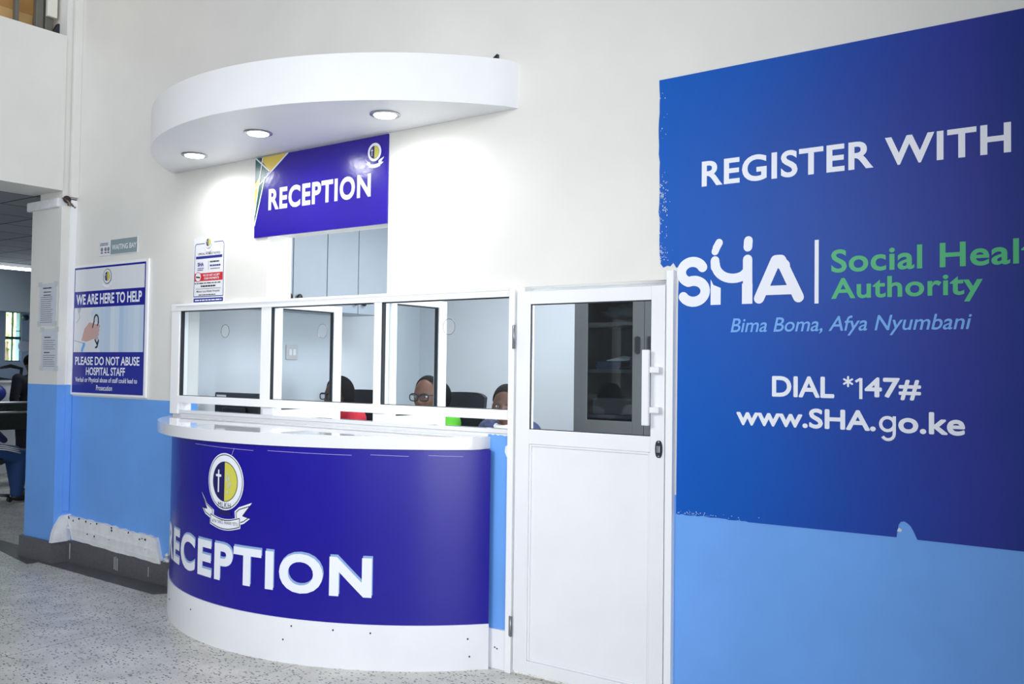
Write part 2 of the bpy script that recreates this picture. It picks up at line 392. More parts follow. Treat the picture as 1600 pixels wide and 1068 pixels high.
# blue painted strip beside the door, ragged paint edge
A = Art()
pts = [(-3.02, .20)]+[(-2.842, .207)]+jag((-2.842, .207), (-2.842, 1.205), 16, .004)[1:]+jag((-2.842, 1.205), (-3.0, 1.206), 10, .004)+jag((-3.0, 1.206), (-3.012, .2), 14, .003)
A.poly(pts, WALLB, 1)
A.poly([(-2.843, 1.195), (-2.86, 1.18), (-2.868, 1.16), (-2.885, 1.148), (-2.888, 1.12), (-2.876, 1.095), (-2.858, 1.088), (-2.843, 1.095)], WHITE, 3)
struct(A.build('trim_1', None, wallmap(-.0015)), 'blue painted strip between counter and white door', 'paint')
bm = bmesh.new(); box(bm, -2.99, -2.842, -.012, -.0005, 0, .203, bev=.002)
for x, z in ((-2.93, .11), (-2.915, .105)): lathe(bm, [(.004, 0), (.004, -.002)], (x, -.0125, z), 8, 1, 'Y')
struct(finish('baseboard_door', bm, [PLIN, HOLE]), 'white plinth strip beside the door', 'baseboard')
bm = bmesh.new(); box(bm, .45, .6, -2.2, 0, 0, 3.6); struct(finish('light_blocker_right', bm, mat('grey light blocker', (150, 155, 165), .6)), 'unseen light blocker added to the right of the hall', 'wall')  # added out of view to block light and darken the front wall's right end
# pier, beam over the opening
bm = bmesh.new(); box(bm, -7.60, -7.15, -.12, .2, 0, 1.384, mi=1); box(bm, -7.60, -7.15, -.12, .2, 1.384, 2.79)
struct(finish('wall_pier', bm, [WALLW, WALLB]), 'white and blue pier at the edge of the waiting room opening', 'pier')
bm = bmesh.new(); box(bm, -7.655, -7.17, -.145, .15, 2.775, 2.85, bev=.012)
bmesh.ops.translate(bm, vec=(0, 0, .0), verts=bm.verts)
struct(finish('trim_2', bm, PLAST), 'ragged plaster cap on top of the pier', 'trim')
bm = bmesh.new(); box(bm, -7.6, -7.15, -9, -.112, 2.905, 4.13)
struct(finish('wall_left', bm, WALLW), 'white wall over the waiting room opening', 'wall')
bm = bmesh.new(); box(bm, -7.152, -7.118, -.062, .0, 2.86, 5.2, bev=.004); box(bm, -7.5, -7.16, -.11, .19, 2.852, 5.2)
struct(finish('trim_3', bm, WALLW), 'narrow pilaster strip above the pier', 'trim')
bm = bmesh.new()
prism(bm, [(.0005, 0), (.011, 0), (.011, -.05), (.0005, -.05)], .395, 2.84)
bmesh.ops.translate(bm, vec=(-7.15, -.004, 0), verts=bm.verts)
for v in bm.verts:
    if v.co.z > 2: v.co.y += .004
    v.co.z = v.co.z
for f in bm.faces: f.material_index = 0
bmesh.ops.bisect_plane(bm, geom=bm.verts[:]+bm.edges[:]+bm.faces[:], plane_co=(0, 0, 1.384), plane_no=(0, 0, 1))
for f in bm.faces:
    if f.calc_center_median().z < 1.384: f.material_index = 1
tag(finish('cable_trunking', bm, [WHITE, WALLB]), 'vertical cable trunking in the corner left of the blue safety poster', 'trunking')
# dark hole and loose cables on top of the pier
g = thing('cable_bundle', 'rough hole with loose cable ends at the top corner of the pier', 'cables', (-7.16, -.1, 2.80))
bm = bmesh.new(); ellipsoid(bm, (-7.15, -.078, 2.84), (.012, .034, .03), 10); finish('hole_lining', bm, HOLE, g)
for k in range(4):
    bm = bmesh.new(); y = -.11+.02*k
    tube(bm, [(-7.148, y-.01, 2.845-.006*k), (-7.138, y+.01, 2.84-.012*k), (-7.136, y+.03, 2.815-.012*k), (-7.139, y+.036, 2.79)], .0045, 6); finish('cable', bm, mat('cable grey', (150, 132, 124), .6) if k % 2 else mat('cable brown', (84, 68, 62), .6), g)
# skirting and dark border
bm = bmesh.new()
prism(bm, [(-7.625, .1), (-7.625, -.145), (-7.13, -.145), (-7.13, -.022), (-5.62, -.022), (-5.62, .1)], 0, .17)
struct(finish('baseboard_left', bm, SKIRT), 'dark terrazzo skirting along the blue wall', 'baseboard')
bm = bmesh.new(); prism(bm, [(-9.5, .1), (-8.02, -.12), (-7.27, -.255), (-7.27, -.165), (-5.67, -.205), (-5.60, -.1), (-5.60, .0), (-9.5, .12)], 0, .004)
struct(finish('trim_4', bm, SKIRT), 'dark floor border at the foot of the blue wall', 'border')
# bare strip where something was torn off above the skirting
bm = bmesh.new()
top = jag((-7.118, .365), (-5.935, .325), 26, .008); rt = jag((-5.935, .325), (-5.868, .15), 6, .008); bot = jag((-5.868, .15), (-7.118, .185), 16, .004)
prism_xz(bm, top+rt+bot, -.030, .0)
prism_xz(bm, [(-7.10, .28), (-5.97, .245), (-5.97, .232), (-7.10, .268)], -.036, -.0301)
prism_xz(bm, [(-7.0, .215), (-5.92, .185), (-5.92, .178), (-7.0, .206)], -.034, -.0301)
vv = [[bm.verts.new((x, y, z)) for y, z in ((-.150, .165), (-.136, .24), (-.118, .29), (-.075, .355), (-.05, .368), (.0, .372), (.0, .165))] for x in (-7.151, -7.112)]
for q in (vv[0][::-1], vv[1]): bm.faces.new(q)
for q in range(7): bm.faces.new((vv[0][q], vv[0][(q+1) % 7], vv[1][(q+1) % 7], vv[1][q]))
for k in range(17):
    x = random.uniform(-7.09, -5.95); z = .36-.04*(x+7.118)/1.18-random.uniform(0, .03) if k < 13 else random.uniform(.19, .3)
    n = 5; prism_xz(bm, [(x+random.uniform(.004, .016)*math.cos(a*2*PI/n), z+random.uniform(.004, .011)*math.sin(a*2*PI/n)) for a in range(n)], -.0315, -.029, 1)
ot = thing('plaster_strip', 'ragged bare plaster strip above the dark skirting left of the counter', 'plaster', (-6.5, 0, .15))
finish('plaster', bm, [PLAST, HOLE], ot)
A = Art(); DR = mat('white paint drip', (206, 212, 216), .6)
for x, z0, z1, w_ in ((-6.455, .035, .125, .007), (-6.435, .03, .13, .006), (-6.415, .03, .12, .007), (-6.02, .04, .11, .006), (-7.08, .03, .15, .01)): A.rect(x, x+w_, z0, z1, DR)
A.build('paint_drips', ot, wallmap(-.0222))
# rubble at the corner of the counter
for k, (x, y, z, s) in enumerate(((-5.80, -.03, .19, .018), (-5.775, -.03, .185, .015), (-5.79, -.026, .225, .014))):
    bm = bmesh.new(); vs = ellipsoid(bm, (x, y, z), (s, s*.8, s*.8), 8)
    for v in vs: v.co += Vector((random.uniform(-1, 1),)*3)*s*.3
    finish('plaster_crumb', bm, PLAST, ot)

# ---------------------------------------------------- office shell behind the counter
FO = .2
bm = bmesh.new(); box(bm, -5.95, -1.2, .2, 2.75, 0.001, FO); struct(finish('floor_office', bm, mat('office floor', (150, 150, 150), .5)), 'raised office floor', 'floor')
bm = bmesh.new(); box(bm, -6.05, -5.95, .2, 2.85, 0, 3.0); struct(finish('wall_office_left', bm, OFFW), 'pale grey left wall of the office', 'wall')
bm = bmesh.new(); box(bm, -5.95, -1.2, 2.75, 2.85, 0, 3.0); struct(finish('wall_office_back', bm, OFFW), 'pale grey back wall of the office', 'wall')
bm = bmesh.new(); box(bm, -1.2, -1.1, .2, 2.85, 0, 3.0); struct(finish('wall_office_right', bm, OFFW), 'office right wall', 'wall')
bm = bmesh.new(); box(bm, -6.05, -1.1, .2, 2.85, 2.9, 3.0); struct(finish('ceiling_office', bm, OFFW), 'white office ceiling', 'ceiling')

# ---------------------------------------------------- window with three counter bays
win = thing('window_1', 'white framed glazed counter screen with three bays above the worktop', 'window', (-4.33, 0, 1.236), kind='structure')
bm = bmesh.new(); Y0, Y1 = -.028, .045
fb = lambda a, b, c, d, y0=Y0, y1=Y1, bv=.004: box(bm, a, b, y0, y1, c, d, bev=bv)
fb(-5.80, -5.705, 1.21, 1.974)
fb(-4.836, -4.740, 1.288, 1.93, -.024); fb(-3.828, -3.770, 1.288, 1.93, -.024)
fb(-5.80, -2.856, 1.925, 1.974, -.032); fb(-5.705, -2.856, 1.288, 1.338, -.032)
fb(-5.74, -2.856, 1.958, 1.966, -.038, -.03, .001)
for a in (-4.80, -3.815): fb(a-.03, a+.075, 1.236, 1.29, -.005, .06)
fb(-5.705, -5.675, 1.236, 1.29, -.01, .06)
finish('frame', bm, ALU, win)
holes = ((-5.70, -4.84, -5.245, 1.781), (-4.745, -3.862, -4.296, 1.768), (-3.768, -2.858, -3.289, 1.778))
for k, (x0, x1, hx, hz) in enumerate(holes):
    z0, z1 = 1.338, 1.926
    bm = bmesh.new(); R = .043
    ang = sorted(set([2*PI*i/40 for i in range(40)]+[math.atan2(z-hz, x-hx) % (2*PI) for x in (x0, x1) for z in (z0, z1)]))
    inn, out = [], []
    for a in ang:
        c, s = math.cos(a), math.sin(a)
        tt = min([((x1 if c > 0 else x0)-hx)/c if abs(c) > 1e-9 else 9, ((z1 if s > 0 else z0)-hz)/s if abs(s) > 1e-9 else 9])
        inn.append((hx+R*c, hz+R*s)); out.append((hx+tt*c, hz+tt*s))
    V = [[bm.verts.new((x, y, z)) for x, z in ring] for y in (.008, .014) for ring in (inn, out)]
    n = len(ang)
    for i in range(n):
        j = (i+1) % n
        bm.faces.new((V[0][i], V[1][i], V[1][j], V[0][j])); bm.faces.new((V[2][j], V[3][j], V[3][i], V[2][i])); bm.faces.new((V[0][j], V[2][j], V[2][i], V[0][i]))
    pane = finish('glass_pane', bm, GLASS, win)
    bm = bmesh.new(); tube(bm, [(hx+R*math.cos(2*PI*i/40), .009, hz+R*math.sin(2*PI*i/40)) for i in range(40)], .0016 if k != 1 else .0008, 6, 0, True)
    finish('hole_rim', bm, mat('polished glass edge', (96, 106, 110), .25), pane)
    bm = bmesh.new(); g_ = .006
    for d in ((x0, x0+g_, z0, z1), (x0, x1, z1-g_, z1), (x0, x1, z0, z0+.003)): box(bm, d[0], d[1], -.020, .007, d[2], d[3])
    finish('gasket', bm, GASK, pane)
# white ledge under the gap
bm = bmesh.new(); box(bm, -5.72, -2.84, -.016, .048, 1.2155, 1.238, bev=.003)
tag(finish('counter_ledge', bm, LAM), 'narrow white ledge below the glazed counter screen', 'ledge')

# ---------------------------------------------------- door
door = thing('door_1', 'white aluminium office door with a glass upper half right of the counter', 'door', (-2.38, 0, 0), kind='structure')
bm = bmesh.new(); box(bm, -2.855, -2.818, -.03, .06, 0, 1.985, bev=.003); box(bm, -1.956, -1.92, -.03, .06, 0, 2.015, bev=.003); box(bm, -2.818, -1.956, .13, .16, 1.94, 1.99)
finish('door_frame', bm, ALU, door)
bm = bmesh.new(); D0, D1 = -.024, .016
for d in ((-2.808, -2.724, .02, 1.948), (-2.036, -1.964, .02, 1.948), (-2.724, -2.036, 1.882, 1.946), (-2.724, -2.036, 1.172, 1.246), (-2.724, -2.036, .02, .082)):
    box(bm, d[0], d[1], D0, D1, d[2], d[3], bev=.003)
box(bm, -2.726, -2.034, -.008, .004, .08, 1.174)
for d in ((-2.724, -2.712, .082, 1.172), (-2.048, -2.036, .082, 1.172), (-2.712, -2.048, 1.160, 1.172), (-2.712, -2.048, .082, .094)): box(bm, d[0], d[1], -.018, -.006, d[2], d[3], bev=.004)
leaf = finish('door_leaf', bm, PVC, door)
bx('glass_pane', GLASS, door, (-2.722, -2.038, -.006, -.001, 1.248, 1.880), 0)
bm = bmesh.new()
for d in ((-2.724, -2.719, 1.246, 1.882), (-2.041, -2.036, 1.246, 1.882), (-2.724, -2.036, 1.877, 1.882), (-2.724, -2.036, 1.246, 1.25)): box(bm, d[0], d[1], -.018, -.007, d[2], d[3])
finish('gasket', bm, GASK, door)
bm = bmesh.new(); box(bm, -2.058, -2.022, -.072, -.052, 1.298, 1.648, bev=.004)
for z in (1.555, 1.370): box(bm, -2.03, -1.975, -.060, -.0245, z-.014, z+.014, bev=.004)
finish('pull_handle', bm, WHITE, door)
bm = bmesh.new()
pts = [(.018*math.copysign(abs(math.cos(a))**.7, math.cos(a)), .040*math.copysign(abs(math.sin(a))**.9, math.sin(a))) for a in [2*PI*k/28 for k in range(28)]]
prism_xz(bm, [(-1.989+x, 1.190+z) for x, z in pts], -.029, -.0245)
lk = finish('lock_plate', bm, DSTEEL, door)
bm = bmesh.new(); box(bm, -1.999, -1.979, -.037, -.029, 1.174, 1.206, bev=.003)
for z in (1.157, 1.223): lathe(bm, [(.005, 0), (.004, -.003)], (-1.989, -.029, z), 10, 0, 'Y')
finish('lock_cylinder', bm, STEEL, lk)
for z0, z1 in ((1.655, 1.777), (.19, .292)):
    bm = bmesh.new(); box(bm, -2.828, -2.806, -.034, -.0305, z0, z1, bev=.001); tube(bm, [(-2.8135, -.038, z0), (-2.8135, -.038, z1)], .0045, 10)
    h = finish('hinge', bm, STEEL, door)

# ---------------------------------------------------- canopy with downlights
CC, CR = (-4.337, 1.009), 1.826
def arc(c, R, x0, x1, n=72):
    a0 = math.asin((x0-c[0])/R); a1 = math.asin((x1-c[0])/R)
    return [(c[0]+R*math.sin(a0+(a1-a0)*k/n), c[1]-R*math.cos(a0+(a1-a0)*k/n)) for k in range(n+1)]
ca = thing('canopy', 'curved white canopy projecting from the wall above the reception counter', 'canopy', (-4.33, 0, 2.91))
a = arc(CC, CR, -5.858, -2.835)
pts = [(-5.845, 0)]+a[1:-1]+[(-2.835, 0)]
bm = bmesh.new(); prism(bm, pts, 2.91, 3.155, bev=.004)
o = finish('canopy_body', bm, SOF, ca, smooth=True)
LAMP = mat('lit lamp diffuser', (255, 253, 248), .5, emit=14)
for k, (x, y, lab) in enumerate(((-5.205, -.287, 'round recessed downlight nearest the left end of the canopy'), (-4.391, -.43, 'round recessed downlight in the middle of the canopy'), (-3.491, -.308, 'round recessed downlight nearest the right end of the canopy'))):
    d = thing('downlight', lab, 'downlight', (x, y, 2.91), 'downlights under the canopy')
    bm = bmesh.new(); lathe(bm, [(.062, 0), (.080, -.001), (.082, -.006), (.074, -.010), (.062, -.008), (.058, -.003)], (x, y, 2.9098), 36); finish('trim_ring', bm, STEEL if k < 3 else STEEL, d, smooth=True)
    bm = bmesh.new(); lathe(bm, [(.063, -.004), (.058, -.0125), (.03, -.014)], (x, y, 2.9098), 32); finish('diffuser', bm, LAMP, d, smooth=True)
    l = bpy.data.lights.new('downlight_lamp', 'SPOT'); l.energy = 15; l.spot_size = 3.1; l.spot_blend = .7; l.shadow_soft_size = .05; l.color = (.97, .985, 1)
    lo = bpy.data.objects.new('downlight_lamp', l); COL.objects.link(lo); lo.location = (x, y, 2.87)
bm = bmesh.new(); prism_xz(bm, [(-3.055, 3.16), (-2.962, 3.16), (-2.962, 3.217)], -.02, .0)
tag(finish('bracket', bm, DSTEEL), 'small dark triangular bracket behind the right end of the canopy', 'bracket')

# ---------------------------------------------------- counter
PC, PR = (-4.286, 1.043), 1.714
ctr = thing('reception_counter', 'curved reception counter faced in violet blue vinyl with white plinth', 'counter', (-4.3, -.3, 0))
def shell(bm, c, R0, R1, x0, x1, z0, z1, n=72):
    a0 = math.asin((x0-c[0])/R1); a1 = math.asin((x1-c[0])/R1); S = []
    for k in range(n+1):
        a = a0+(a1-a0)*k/n
        S.append([bm.verts.new((c[0]+r*math.sin(a), c[1]-r*math.cos(a), z)) for r, z in ((R1, z0), (R1, z1), (R0, z1), (R0, z0))])
    for A_, B_ in zip(S, S[1:]):
        for i in range(4): bm.faces.new((A_[i], B_[i], B_[(i+1) % 4], A_[(i+1) % 4]))
    bm.faces.new(S[0][::-1]); bm.faces.new(S[-1])
    bmesh.ops.recalc_face_normals(bm, faces=bm.faces[:])
bm = bmesh.new(); shell(bm, PC, PR-.03, PR, -5.605, -2.955, .228, 1.128); finish('front_panel', bm, NAVY, ctr, smooth=True)
bm = bmesh.new(); shell(bm, PC, PR-.03, PR+.006, -5.61, -2.95, 0, .232)
pl = finish('plinth', bm, PLIN, ctr, smooth=True)
dm = drum(*PC, PR)
for u, v in ((-.35, .155), (.48, .195), (.72, .195), (.92, .19), (.43, .12), (1.42, .16), (1.43, .07), (-.8, .12)):
    x, y, z = drum(PC[0], PC[1], PR+.006)(u, v, 0); bm = bmesh.new(); ellipsoid(bm, (x, y, z), (.005, .004, .005), 8); finish('screw', bm, DSTEEL, pl)
A = Art(); emblem(A, -.02, .912, 1.0); A.build('emblem', ctr, dm, .03)
W_ = 'RECEPTION'
A = Art(); A.text(W_, -.935+.005, .918+.005, .366+.012, .572+.012, LETS, 1, .034, 0., 1.12); A.build('lettering_shadow', ctr, dm, .03)
A = Art(); A.text(W_, -.935, .918, .366, .572, LETW, 2, .034, 0., 1.12); A.build('lettering', ctr, dm, .03)
A = Art()
def crack(p, q, w): A.stroke([p, q], w, mat('scuffed vinyl', (170, 160, 214), .5), 1, False)
for u, l in ((-.35, .55), (.3, .5), (.9, .2), (1.2, .18)): crack((u, 1.10), (u+l, 1.095), .0022)
crack((.052, 1.10), (.025, 1.05), .003)
A.build('vinyl_crease', ctr, dm, .03)
SC, SR = (-4.36, 1.13), 1.835
a = arc(SC, SR, -5.79, -2.985); pts = a+[(-2.985, -.001), (-5.805, -.001)]
bm = bmesh.new(); prism(bm, pts, 1.130, 1.196, bev=.005)
tag(finish('counter_worktop', bm, LAM, smooth=True), 'curved glossy white worktop on the violet blue reception counter', 'worktop')

# ---------------------------------------------------- signs on the wall
s = thing('reception_sign', 'royal blue reception sign on the wall under the canopy', 'sign', (-4.345, 0, 2.385))
bm = bmesh.new(); box(bm, -4.938, -3.752, -.012, -.0005, 2.382, 2.903); finish('sign_board', bm, SIGNB, s)
A = Art()
A.poly([(-4.9, 2.902), (-4.61, 2.902), (-4.79, 2.80)], GOLD2); A.poly([(-4.936, 2.902), (-4.9, 2.902), (-4.80, 2.81), (-4.936, 2.70)], TEAL)
A.poly([(-4.936, 2.88), (-4.936, 2.475), (-4.82, 2.78)], TEAL, 1); A.poly([(-4.936, 2.735), (-4.936, 2.56), (-4.885, 2.785)], GOLD2, 2)
A.poly([(-4.90, 2.902), (-4.865, 2.902), (-4.87, 2.875)], INK, 2)
for p, q in (((-4.936, 2.905), (-4.795, 2.805)), ((-4.62, 2.902), (-4.936, 2.70)), ((-4.865, 2.90), (-4.936, 2.53)), ((-4.935, 2.46), (-4.84, 2.77))): A.stroke([p, q], .010, LETW, 3, False)
A.build('corner_pattern', s, wallmap(-.012))
A = Art(); emblem(A, -3.855, 2.808, .348, 1, False); A.build('emblem', s, wallmap(-.012))
A = Art(); A.text(W_, -4.800, -3.884, 2.550, 2.690, LETW, 1, .034, 0., 1.12); A.build('lettering', s, wallmap(-.012))

def arcp(cx, cz, rx, rz, a0, a1, n=14): return [(cx+rx*math.cos(math.radians(a0+(a1-a0)*k/n)), cz+rz*math.sin(math.radians(a0+(a1-a0)*k/n))) for k in range(n+1)]
BY = -.003
s = thing('vinyl_banner', 'large blue wall banner with white and green lettering right of the door', 'banner', (-1, 0, .9))
bm = bmesh.new()
left = [(-2.014, 2.915)]+jag((-2.014, 2.915), (-2.006, 2.062), 22, .004)[1:]+[(-2.0, 2.05), (-1.985, 2.032), (-1.965, 2.04), (-1.95, 2.036), (-1.935, 2.052), (-1.92, 2.028), (-1.908, 2.03), (-1.912, 2.0), (-1.906, 1.99), (-1.909, 1.9), (-1.911, .9)]
tear = [(-.952, .904), (-.950, .925), (-.944, .955), (-.936, .966), (-.923, .970), (-.910, .963), (-.898, .952), (-.886, .93), (-.874, .903)]
bot = jag((-1.911, .9), (-1.55, .901), 24, .003)[1:]+tear+[(.15, .903), (.15, 2.93)]
prism_xz(bm, left+bot, BY, -.0004); finish('banner_sheet', bm, BANB, s)
wm = wallmap(BY)
def line(nm, txt, u0, u1, v0, v1, m, bold, shear=0., sp=1.):
    A = Art(); A.text(txt, u0, u1, v0, v1, m, 1, bold, shear, sp); return A.build(nm, s, wm)
line('lettering', 'REGISTER WITH', -1.795, -.543, 2.388, 2.505, LETW, .024, 0., 1.07)
line('lettering', 'Social Health', -1.211, -.385, 1.967, 2.064, GREEN, .02, 0., 1.05)
line('lettering', 'Authority', -1.211, -.640, 1.832, 1.944, GREEN, .02, 0., 1.05)
line('lettering', 'Bima Boma, Afya Nyumbani', -1.652, -.678, 1.706, 1.788, SKYB, .008, .22)
A = Art(); A.text('DIAL', -1.462, -1.197, 1.447, 1.536, LETW, 1, dup=.0032)
for k in range(3): c_, n_ = .019*math.cos(PI/2+k*PI/3), .019*math.sin(PI/2+k*PI/3); A.stroke([(-1.141-c_, 1.517-n_), (-1.141+c_, 1.517+n_)], .008, LETW)
A.stroke([(-1.090, 1.447), (-1.090, 1.532)], .0125, LETW, 1, False); A.stroke([(-1.111, 1.517), (-1.0905, 1.5295)], .010, LETW, 1.2, False)
A.text('47#', -1.075, -.860, 1.447, 1.536, LETW, 1, dup=.0032); A.build('lettering', s, wm)
A = Art(); A.text('www.SHA.', -1.623, -1.031, 1.318, 1.402, LETW, 1, dup=.0034)
A.ring(-.986, 1.350, .0195, .0325, LETW, 1, 40); A.stroke([(-.960, 1.382), (-.960, 1.318)]+arcp(-.984, 1.312, .024, .024, -10, -150), .0125, LETW, 1.3, False)
A.text('o.ke', -.945, -.702, 1.3165, 1.404, LETW, 1, dup=.0034); A.build('lettering', s, wm)
A = Art()                                        # SHA logotype drawn in thick strokes
A.stroke(arcp(-1.838, 2.003, .055, .047, 25, 250)+arcp(-1.832, 1.915, .058, .048, 95, -150), .046, LETW)
A.stroke([(-1.722, 2.106), (-1.709, 2.128)], .036, LETW); A.stroke([(-1.728, 2.090), (-1.718, 2.112)], .034, LETW)
A.stroke([(-1.574, 2.100), (-1.572, 2.128)], .040, LETW)
A.stroke(arcp(-1.640, 2.035, .086, .070, 180, 300)+[(-1.577, 1.992)], .042, LETW)
A.stroke([(-1.728, 2.048), (-1.727, 2.02)], .042, LETW); A.stroke([(-1.575, 2.045), (-1.574, 1.872)], .043, LETW, 1)
A.poly([(-1.748, 1.965), (-1.735, 1.94), (-1.70, 1.925), (-1.70, 1.85), (-1.748, 1.85)], LETW)
A.poly([(-1.600, 1.94), (-1.552, 1.94), (-1.552, 1.85), (-1.600, 1.85)], LETW)
A.stroke([(-1.522, 1.872), (-1.448, 2.034), (-1.425, 2.034), (-1.348, 1.872)], .046, LETW); A.stroke([(-1.49, 1.905), (-1.38, 1.905)], .040, LETW, 1.3)
A.stroke([(-1.436, 2.03), (-1.41, 2.01)], .05, LETW, 1.2)
A.build('logotype', s, wm)
A = Art(); A.rect(-1.280, -1.263, 1.842, 2.110, LETW); A.build('divider_bar', s, wm)
A = Art(); rs = random.Random(5); SC_ = mat('banner scuff white', (200, 212, 226), .6)
for k in range(150):
    x = -2.008+abs(rs.gauss(0, .022)); z = rs.choice((rs.gauss(2.1, .06), rs.uniform(2.0, 2.9), rs.gauss(2.35, .05)))
    if z < 2.055 and x < -1.90: continue
    q = rs.uniform(.0008, .0028)
    A.poly([(x-q, z), (x, z-q*rs.uniform(1, 2)), (x+q, z), (x, z+q*rs.uniform(1, 2.5))], SC_)
for k in range(60):
    x = -1.905+abs(rs.gauss(0, .14)); z = rs.choice((.905+abs(rs.gauss(0, .008)), 1.99+rs.gauss(0, .04))) if k % 2 else .904+abs(rs.gauss(0, .006)); x = max(x, -1.9)
    if z > 1 and x > -1.87: continue
    q = rs.uniform(.0008, .0025); A.poly([(x-q, z), (x, z-q), (x+q, z), (x, z+q*1.5)], SC_)
A.poly([(-.950, .928), (-.936, .926), (-.930, .934), (-.942, .944)], SC_, -.5)
A.build('scuff_marks', s, wm)

# safety poster
s = thing('safety_poster', 'large white framed blue poster about hospital staff on the left wall', 'poster', (-6.63, 0, 1.305))
bm = bmesh.new(); box(bm, -7.138, -6.112, -.018, -.0005, 1.306, 2.320, bev=.004); finish('poster_frame', bm, WHITE, s)
A = Art(); x0, x1 = -7.115, -6.142
A.rect(x0, x1, 1.325, 2.300, POSTB); A.rect(x0+.012, x1-.012, 2.112, 2.285, POSTW, 2); A.build('poster_print', s, wallmap(-.018))
wm = wallmap(-.018)
A = Art(); PX = lambda f: x0+f*(x1-x0)
PB = [mat('poster pale blue %d' % k, c, .22, spec=.5) for k, c in enumerate(((192, 212, 233), (206, 221, 237), (180, 205, 231), (216, 226, 238), (198, 216, 235)))]
v0, v1 = 1.640, 1.985
A.rect(PX(.012), PX(.988), v0, v1, PB[1], 2)
for f0, f1, k in ((.40, .46, 4), (.46, .54, 0), (.54, .60, 3), (.60, .66, 1), (.66, .72, 2), (.72, .78, 0), (.78, .86, 4), (.86, .93, 1), (.93, .988, 0)): A.rect(PX(f0), PX(f1), v0, v1, PB[k], 2.4)
COAT = mat('printed white coat', (224, 228, 234), .22, spec=.5); FOLD = mat('printed coat fold', (176, 186, 200), .22)
A.poly([(PX(.012), v1), (PX(.30), v1), (PX(.26), 1.93), (PX(.36), 1.86), (PX(.33), 1.80), (PX(.35), 1.72), (PX(.40), v0), (PX(.012), v0)], COAT, 3)
A.stroke([(PX(.06), 1.98), (PX(.10), 1.91), (PX(.05), 1.87)], .008, FOLD, 3.5); A.stroke([(PX(.02), 1.73), (PX(.16), 1.71)], .008, FOLD, 3.5); A.poly([(PX(.07), v1), (PX(.115), v1), (PX(.085), 1.93)], FOLD, 3.5)
A.stroke([(PX(.14), 1.655), (PX(.17), 1.70)], .03, SKYB, 3.6)
HAND = mat('printed hand', (206, 170, 160), .22)
A.poly([(PX(.13), 1.73), (PX(.20), 1.72), (PX(.30), 1.74), (PX(.36), 1.75), (PX(.37), 1.79), (PX(.36), 1.83), (PX(.31), 1.86), (PX(.24), 1.87), (PX(.17), 1.82)], HAND, 4)
for k in range(4): A.stroke([(PX(.30), 1.845-.028*k), (PX(.385-.008*k), 1.838-.030*k)], .024, HAND, 4.4); A.stroke([(PX(.31), 1.833-.028*k), (PX(.38), 1.825-.029*k)], .003, FOLD, 4.8)
STE = mat('printed stethoscope', (30, 34, 48), .3)
A.stroke(arcp(PX(.34), 1.885, .030, .040, -20, 200), .013, STE, 5); A.stroke([(PX(.31), 1.88), (PX(.29), 1.83)], .012, STE, 5); A.stroke([(PX(.375), 1.87), (PX(.36), 1.845)], .012, STE, 5)
A.stroke([(PX(.33), 1.735), (PX(.36), 1.70), (PX(.38), 1.73), (PX(.36), 1.68), (PX(.34), 1.675)], .014, STE, 5)
A.build('photo_print', s, wm)
A = Art(); emblem(A, PX(.485), 2.215, .33, 3, False); A.ring(PX(.485), 2.215, .0515, .056, INK, 7.5); A.build('emblem', s, wm)
for txt, a, b_, z0, z1, bo in (('WE ARE HERE TO HELP', .035, .955, 2.008, 2.090, .03), ('PLEASE DO NOT ABUSE', .04, .945, 1.540, 1.605, .022), ('HOSPITAL STAFF', .205, .755, 1.462, 1.524, .02), ('Verbal or Physical abuse of staff could lead to', .05, .92, 1.398, 1.446, .012), ('Prosecution', .36, .585, 1.348, 1.388, .012)):
    A = Art(); A.text(txt, PX(a), PX(b_), z0, z1, LETW, 2, bo); A.build('lettering', s, wm)
# waiting bay plate
s = thing('waiting_bay_sign', 'small white and grey plate above the blue safety poster', 'sign', (-6.535, 0, 2.375))
bm = bmesh.new(); box(bm, -6.794, -6.277, -.006, -.0005, 2.376, 2.498, bev=.002); finish('plate', bm, POSTW, s)
A = Art(); A.rect(-6.635, -6.284, 2.382, 2.492, mat('grey green print', (142, 160, 164), .2)); A.text('WAITING BAY', -6.615, -6.292, 2.414, 2.454, LETW, 2, .012)
A.lines(-6.78, -6.67, 2.468, 2, .012, .006, INK)
for x in (-6.755, -6.705, -6.665): A.ring(x, 2.425, 0, .016, mat('grey print', (120, 126, 132), .4), 1, 14); A.rect(x-.014, x+.014, 2.396, 2.404, INK)
A.build('print', s, wallmap(-.006))
# payment notice
s = thing('payment_notice', 'small white notice with red panel above the left end of the counter screen', 'notice', (-5.42, 0, 1.98))
bm = bmesh.new(); box(bm, -5.594, -5.249, -.004, -.0005, 1.976, 2.428); finish('notice_board', bm, PAPER, s)
A = Art(); N0 = -5.594; NX = lambda f: N0+f*.345; NV = lambda f: 2.428-f*.452
BL = mat('notice blue print', (44, 52, 140), .35)
A.stroke([(NX(.36), NV(.095)), (NX(.09), NV(.095)), (NX(.05), NV(.12)), (NX(.03), NV(.9)), (NX(.97), NV(.9)), (NX(.97), NV(.12)), (NX(.93), NV(.085)), (NX(.66), NV(.085))], .005, BL, 1, False)
A.rect(NX(.03), NX(.97), NV(.985), NV(.925), BL); A.rect(NX(.08), NX(.92), NV(.325), NV(.285), BL); A.rect(NX(.05), NX(.95), NV(.665), NV(.545), RED)
A.ring(NX(.17), NV(.60), 0, .034, PAPER, 2, 20); A.stroke([(NX(.11), NV(.60)), (NX(.22), NV(.61))], .010, INK, 3); A.ring(NX(.17), NV(.60), .030, .034, RED, 3, 20)
